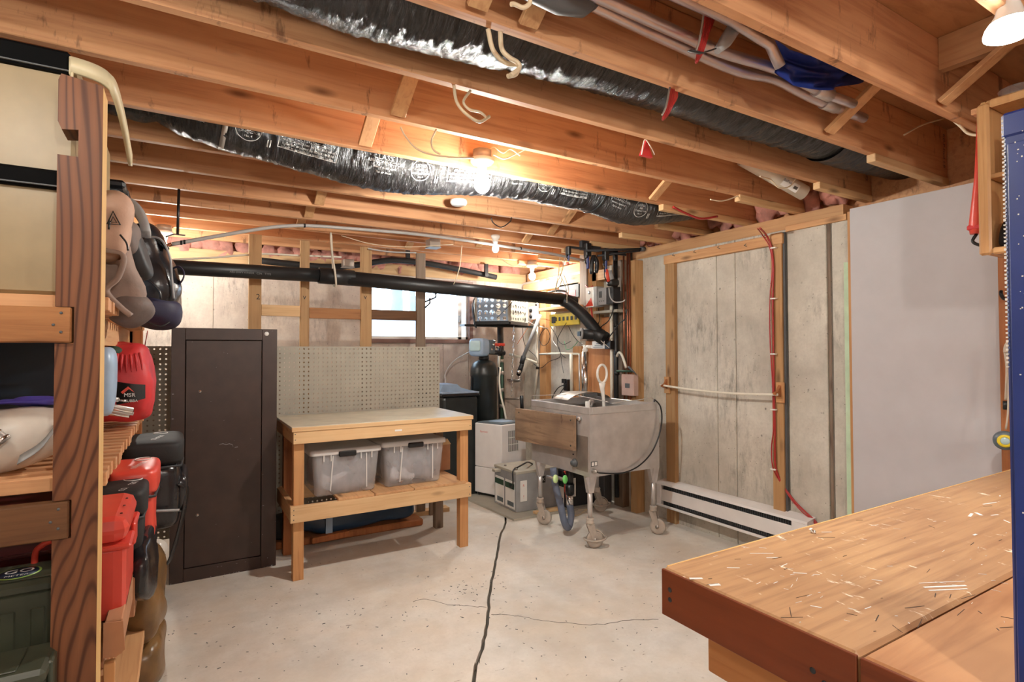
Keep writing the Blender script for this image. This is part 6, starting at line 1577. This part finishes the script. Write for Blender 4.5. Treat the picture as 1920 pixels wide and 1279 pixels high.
# ============================================================ WORKBENCH, RIGHT FOREGROUND
wk = empty('workbench', (2.1, .5, 0), 'heavy scarred wooden workbench in the right foreground', 'workbench')
bz = .93; bx0 = 1.0
def plank(y0, y1, mat, z0=.818, x0=bx0):
    m = MB(); m.box(x0, 3.35, y0, y1, z0, bz, b=.007); return m.build('bench_plank', M[mat], wk)
plank(.522, .972, 'bench'); plank(.07, .518, 'bench2'); plank(-.40, .066, 'bench2')
MB().box(bx0-.0035, bx0+.004, .5235, .971, .819, .9265, b=.001).build('end_grain_board', M['bench_end'], wk)
MB().box(bx0-.0035, bx0+.004, .071, .517, .819, .9265, b=.001).build('end_grain_board', M['bench_end'], wk)
MB().box(bx0+.02, 3.3, .9725, .9765, bz-.03, bz-.002, b=.001).build('edge_strip', M['cut'], wk)
for yy, zz in ((.945, .885), (.945, .862), (.60, .865), (.578, .852), (.12, .87)):
    MB().lathe([(0, 0), (.006, 0), (.005, -.001), (0, -.001)], (bx0-.0036, yy, zz), (1, 0, 0), 12).build('screw', M['dark'], wk)
MB().box(1.065, 3.3, -.34, .895, .70, .817, b=.004).build('apron', M['bench_leg'], wk)
for x in (1.10, 3.1):
    for y in (-.30, .73): MB().box(x, x+.12, y, y+.12, 0, .699, b=.004).build('leg', M['bench_leg'], wk)
MB().box(1.12, 3.2, -.28, .84, .18, .22, b=.003).build('lower_shelf', M['bench_leg'], wk)
# pale scrapes and paint marks, thin chips on the surface
random.seed(44); m = MB()
def scrape(px, py, L, ang, w_, dz=.0004):
    p = at(px, py, z=bz)
    if p.x < bx0+.01 or p.y > .965 or p.x > 3.2: return
    m.bar(p+V(-L/2*math.cos(ang), -L/2*math.sin(ang), dz), p+V(L/2*math.cos(ang), L/2*math.sin(ang), dz), w_, .0004)
for px_, py_, L, a, w_ in ((1772, 1100, .10, -.45, .006), (1766, 1092, .11, -.45, .002), (1778, 1106, .09, -.45, .004), (1428, 1038, .06, -.55, .0025), (1448, 1046, .03, -.5, .003), (1375, 1065, .03, -.6, .003), (1530, 1138, .02, -1, .003),
                           (1500, 1075, .03, -.7, .003), (1820, 966, .05, .2, .008), (1835, 964, .03, .8, .010), (1856, 944, .07, -.2, .005), (1875, 930, .02, .3, .004), (1828, 1003, .02, 0, .006), (1888, 978, .03, .8, .004), (1865, 966, .03, -.3, .004),
                           (1550, 998, .03, -.5, .003), (1520, 992, .02, .3, .006), (1575, 970, .04, .2, .002), (1470, 1060, .03, .1, .002), (1340, 1097, .025, -.4, .01), (1305, 1085, .03, -.5, .008), (1380, 1123, .02, -.5, .004), (1640, 985, .03, -.2, .002)):
    scrape(px_, py_, L, a, w_)
for k in range(85):
    scrape(random.uniform(1290, 1890), random.uniform(900, 1180), random.uniform(.004, .022), random.gauss(-.4, .6), random.uniform(.0006, .002))
m.build('paint_scrapes', M['paper'], wk, kind='stuff')
random.seed(46); m = MB()
for k in range(60):
    scrape(random.uniform(1290, 1890), random.uniform(900, 1200), random.uniform(.004, .05), random.gauss(-.1, .5), random.uniform(.0008, .0018))
m.build('dark_scratches', M['brown'], wk, kind='stuff')
m = MB(); p = at(1525, 1000, z=bz)
m.lathe([(0, 0), (.008, 0), (.008, .006), (.004, .008), (0, .008)], p+V(0, 0, .0005), seg=6); m.single('hex_nut', M['chrome'], 'small shiny nut lying on the far edge of the workbench', 'nut')

# blue cabinet standing on the bench
bc = empty('blue_cabinet', (1.3, .12, .93), 'tall dark blue metal cabinet standing on the workbench at the right edge', 'cabinet')
cx0, cy1, cz1 = 1.052, .33, 1.80
MB().box(cx0, 1.40, -.20, cy1, .931, cz1, b=.003).build('cabinet_body', M['blue'], bc)
MB().box(cx0-.004, cx0-.0005, -.18, cy1-.006, .95, cz1-.045, b=.001).build('side_panel', M['blue'], bc)
MB().box(cx0-.003, 1.40, -.18, cy1+.002, cz1-.035, cz1+.003, b=.004).build('top_lip', M['blue'], bc)
random.seed(8); m = MB()
for k in range(320):
    z = cz1-.03-abs(random.gauss(0, .28)); y = cy1-.015-random.random()**1.2*.2
    if z < .96: continue
    r_ = random.uniform(.0003, .0010); m.box(cx0-.0052, cx0-.0042, y-r_, y+r_, z-r_*random.uniform(.5, 2), z+r_)
for k in range(60):
    z = cz1-.01-k*.0062; m.box(cx0-.002, cx0+.004, cy1-.002, cy1+.0008, z, z+random.uniform(.0015, .004))
m.build('paint_chips', M['paper'], bc, kind='stuff')

# pine wall cupboard under the joists
cp = empty('wall_cupboard', (2.85, .65, 1.82), 'varnished pine open cupboard hung under the joists behind the blue cabinet', 'cupboard')
ux0, ux1, uy0, uy1, uz0, uz1 = 2.70, 2.92, .28, .915, 1.825, 2.425
def cbx(n_, *a, mat='pine', b=.003): return MB().box(*a, b=b).build(n_, M[mat], cp)
cbx('side_panel', ux0, ux1, uy1-.018, uy1, uz0, uz1); cbx('side_panel', ux0, ux1, uy0, uy0+.018, uz0, uz1)
cbx('top_panel', ux0, ux1, uy0+.018, uy1-.018, uz1-.018, uz1); cbx('bottom_panel', ux0, ux1, uy0+.018, uy1-.018, uz0, uz0+.018)
cbx('back_panel', ux1, ux1+.006, uy0, uy1, uz0, uz1)
cbx('shelf', ux0+.01, ux1-.001, uy0+.019, uy1-.019, 2.12, 2.138)
fm = MB(); fm.box(ux0-.018, ux0-.0005, uy1-.032, uy1+.008, uz0-.006, uz1-.012, b=.008); fm.box(ux0-.018, ux0-.0005, uy0, uy1-.033, uz1-.035, uz1-.003, b=.006); fm.box(ux0-.018, ux0-.0005, uy0, uy1-.033, uz0-.006, uz0+.02, b=.006)
fm.build('face_frame', M['pine'], cp)
MB().box(2.74, 3.52, .93, .96, 2.40, 2.425, b=.003).build('hanging_rail', M['joist'], cp)
# things in and on the cupboard
t = empty('tin', (2.78, .83, 2.139), 'black and red printed tin on the upper cupboard shelf', 'tin')
MB().box(2.745, 2.80, .745, .815, 2.139, 2.29, b=.003).build('tin_body', M['black'], t); MB().box(2.7435, 2.7448, .746, .814, 2.139, 2.20).build('red_band', M['inkr'], t)
m = MB(); write(m, 'Re', V(2.742, .80, 2.27), .03, (0, -1, 0), (0, 0, 1)); write(m, 'TV', V(2.742, .80, 2.17), .028, (0, -1, 0), (0, 0, 1)); m.build('tin_print', M['ink'], t)
MB().box(2.66, 2.74, .66, .76, 1.99, 2.08, b=.01, rot=Matrix.Rotation(.3, 4, 'X')).single('white_carton', M['white'], 'small white carton poking out of the lower cupboard compartment', 'carton')
MB().blob((2.765, .80, 1.905), (.09, .17, .12), .6, .014, 16, 5).single('black_gloves', M['blackm'], 'crumpled black work gloves in the bottom of the cupboard', 'gloves')
t = empty('glass_dish', (2.83, .83, 2.428), 'clear glass dish perched on top of the pine cupboard', 'dish')
dp = at(1886, 178, x=2.60)
MB().lathe([(0, 0), (.05, 0), (.055, .012), (.066, .045), (.07, .05), (.068, .052), (.052, .014), (0, .006)], (2.83, .83, 2.428), seg=32).build('dish_bowl', clear('dish_glass', (230, 230, 230), .3, .1), t)
# red wrapped thing and black hook left of the cupboard
t = empty('red_umbrella', (2.76, 1.0, 1.98), 'folded red umbrella hanging left of the pine cupboard', 'umbrella')
a_, b_ = at(1832, 350, x=2.75), at(1824, 440, x=2.75)
MB().tube([V(2.76, .94, 2.40), V(2.76, .945, 2.15), V(2.76, .955, 1.95), V(2.76, .955, 1.92)], [.006, .014, .026, .022], 12).build('canopy', M['red'], t)
MB().box(2.735, 2.785, .93, .98, 1.935, 1.955, b=.004).build('closing_band', M['redfab'], t)
MB().tube(smooth([V(2.76, .955, 1.92), V(2.75, .965, 1.89), V(2.75, .94, 1.87), V(2.75, .925, 1.88)], 5), .006, 8).build('hook_handle', M['black'], t)
# odds and ends hanging on the end stud
t = empty('tape_measure', at(1884, 826, x=3.40), 'grey and yellow tape measure hanging on a cord at the wall end stud', 'tape measure')
p = at(1884, 826, x=3.40)
MB().lathe([(0, -.02), (.04, -.02), (.045, -.01), (.045, .01), (.04, .02), (0, .02)], p, (1, .35, 0), 28).build('tape_case', M['headgrey'], t)
q = p-V(.022, .008, 0); MB().lathe([(.018, 0), (.030, -.002), (.030, .003), (.018, .003)], q, (1, .35, 0), 24).build('yellow_ring', M['yellow'], t)
MB().lathe([(0, 0), (.018, 0), (.016, -.003), (0, -.003)], q, (1, .35, 0), 20).build('tape_window', M['lcd'], t)
MB().tube(smooth([at(1886, 805, x=3.42), at(1890, 770, x=3.42), at(1891, 700, x=3.45), at(1889, 640, x=3.47)], 5), .004, 6).build('cord', M['rope'], t)
t = empty('rope_toggle', at(1886, 760, x=3.44), 'knotted rope with a black toggle hanging on the wall end stud', 'rope')
MB().tube(smooth([at(1890, 640, x=3.45), at(1884, 655, x=3.45), at(1888, 690, x=3.45), at(1886, 750, x=3.45)], 5), .006, 8).build('cord', M['rope'], t)
MB().tube([at(1886, 752, x=3.45), at(1886, 768, x=3.45)], .012, 10).build('toggle', M['black'], t)
for k in range(3): MB().blob(at(1889, 652+k*3, x=3.44), (.03, .03, .02), .8, .004, 40, k).build('knot', M['rope'], t)
t = empty('coat_hook', at(1880, 560, x=3.47), 'black hook at the top of the wall end stud', 'hook')
MB().tube(smooth([at(1890, 562, x=3.49), at(1882, 560, x=3.44), at(1877, 552, x=3.42), at(1877, 546, x=3.43)], 5), .008, 8).build('hook_arm', M['black'], t)
# coat hooks on the weathered stud in front of the window
for (py_, ln, l) in ((566, 20, 'upper curved black hook on the grey stud in front of the window'), (577, 9, 'lower short black hook on the grey stud in front of the window')):
    t = empty('coat_hook', at(799, py_, y=4.62), l, 'hook', 'hooks on the window stud')
    q = at(797, py_, y=4.62)
    MB().tube(smooth([q, at(797+ln*.6, py_-5, y=4.60), at(797+ln, py_-9, y=4.58), at(797+ln, py_-16, y=4.58)], 5), .007, 8).build('hook_arm', M['black'], t)
    MB().lathe([(0, -.011), (.009, -.008), (.011, 0), (.009, .008), (0, .011)], at(797+ln, py_-16, y=4.58), seg=12).build('hook_tip', M['black'], t)
bpy.context.view_layer.update()
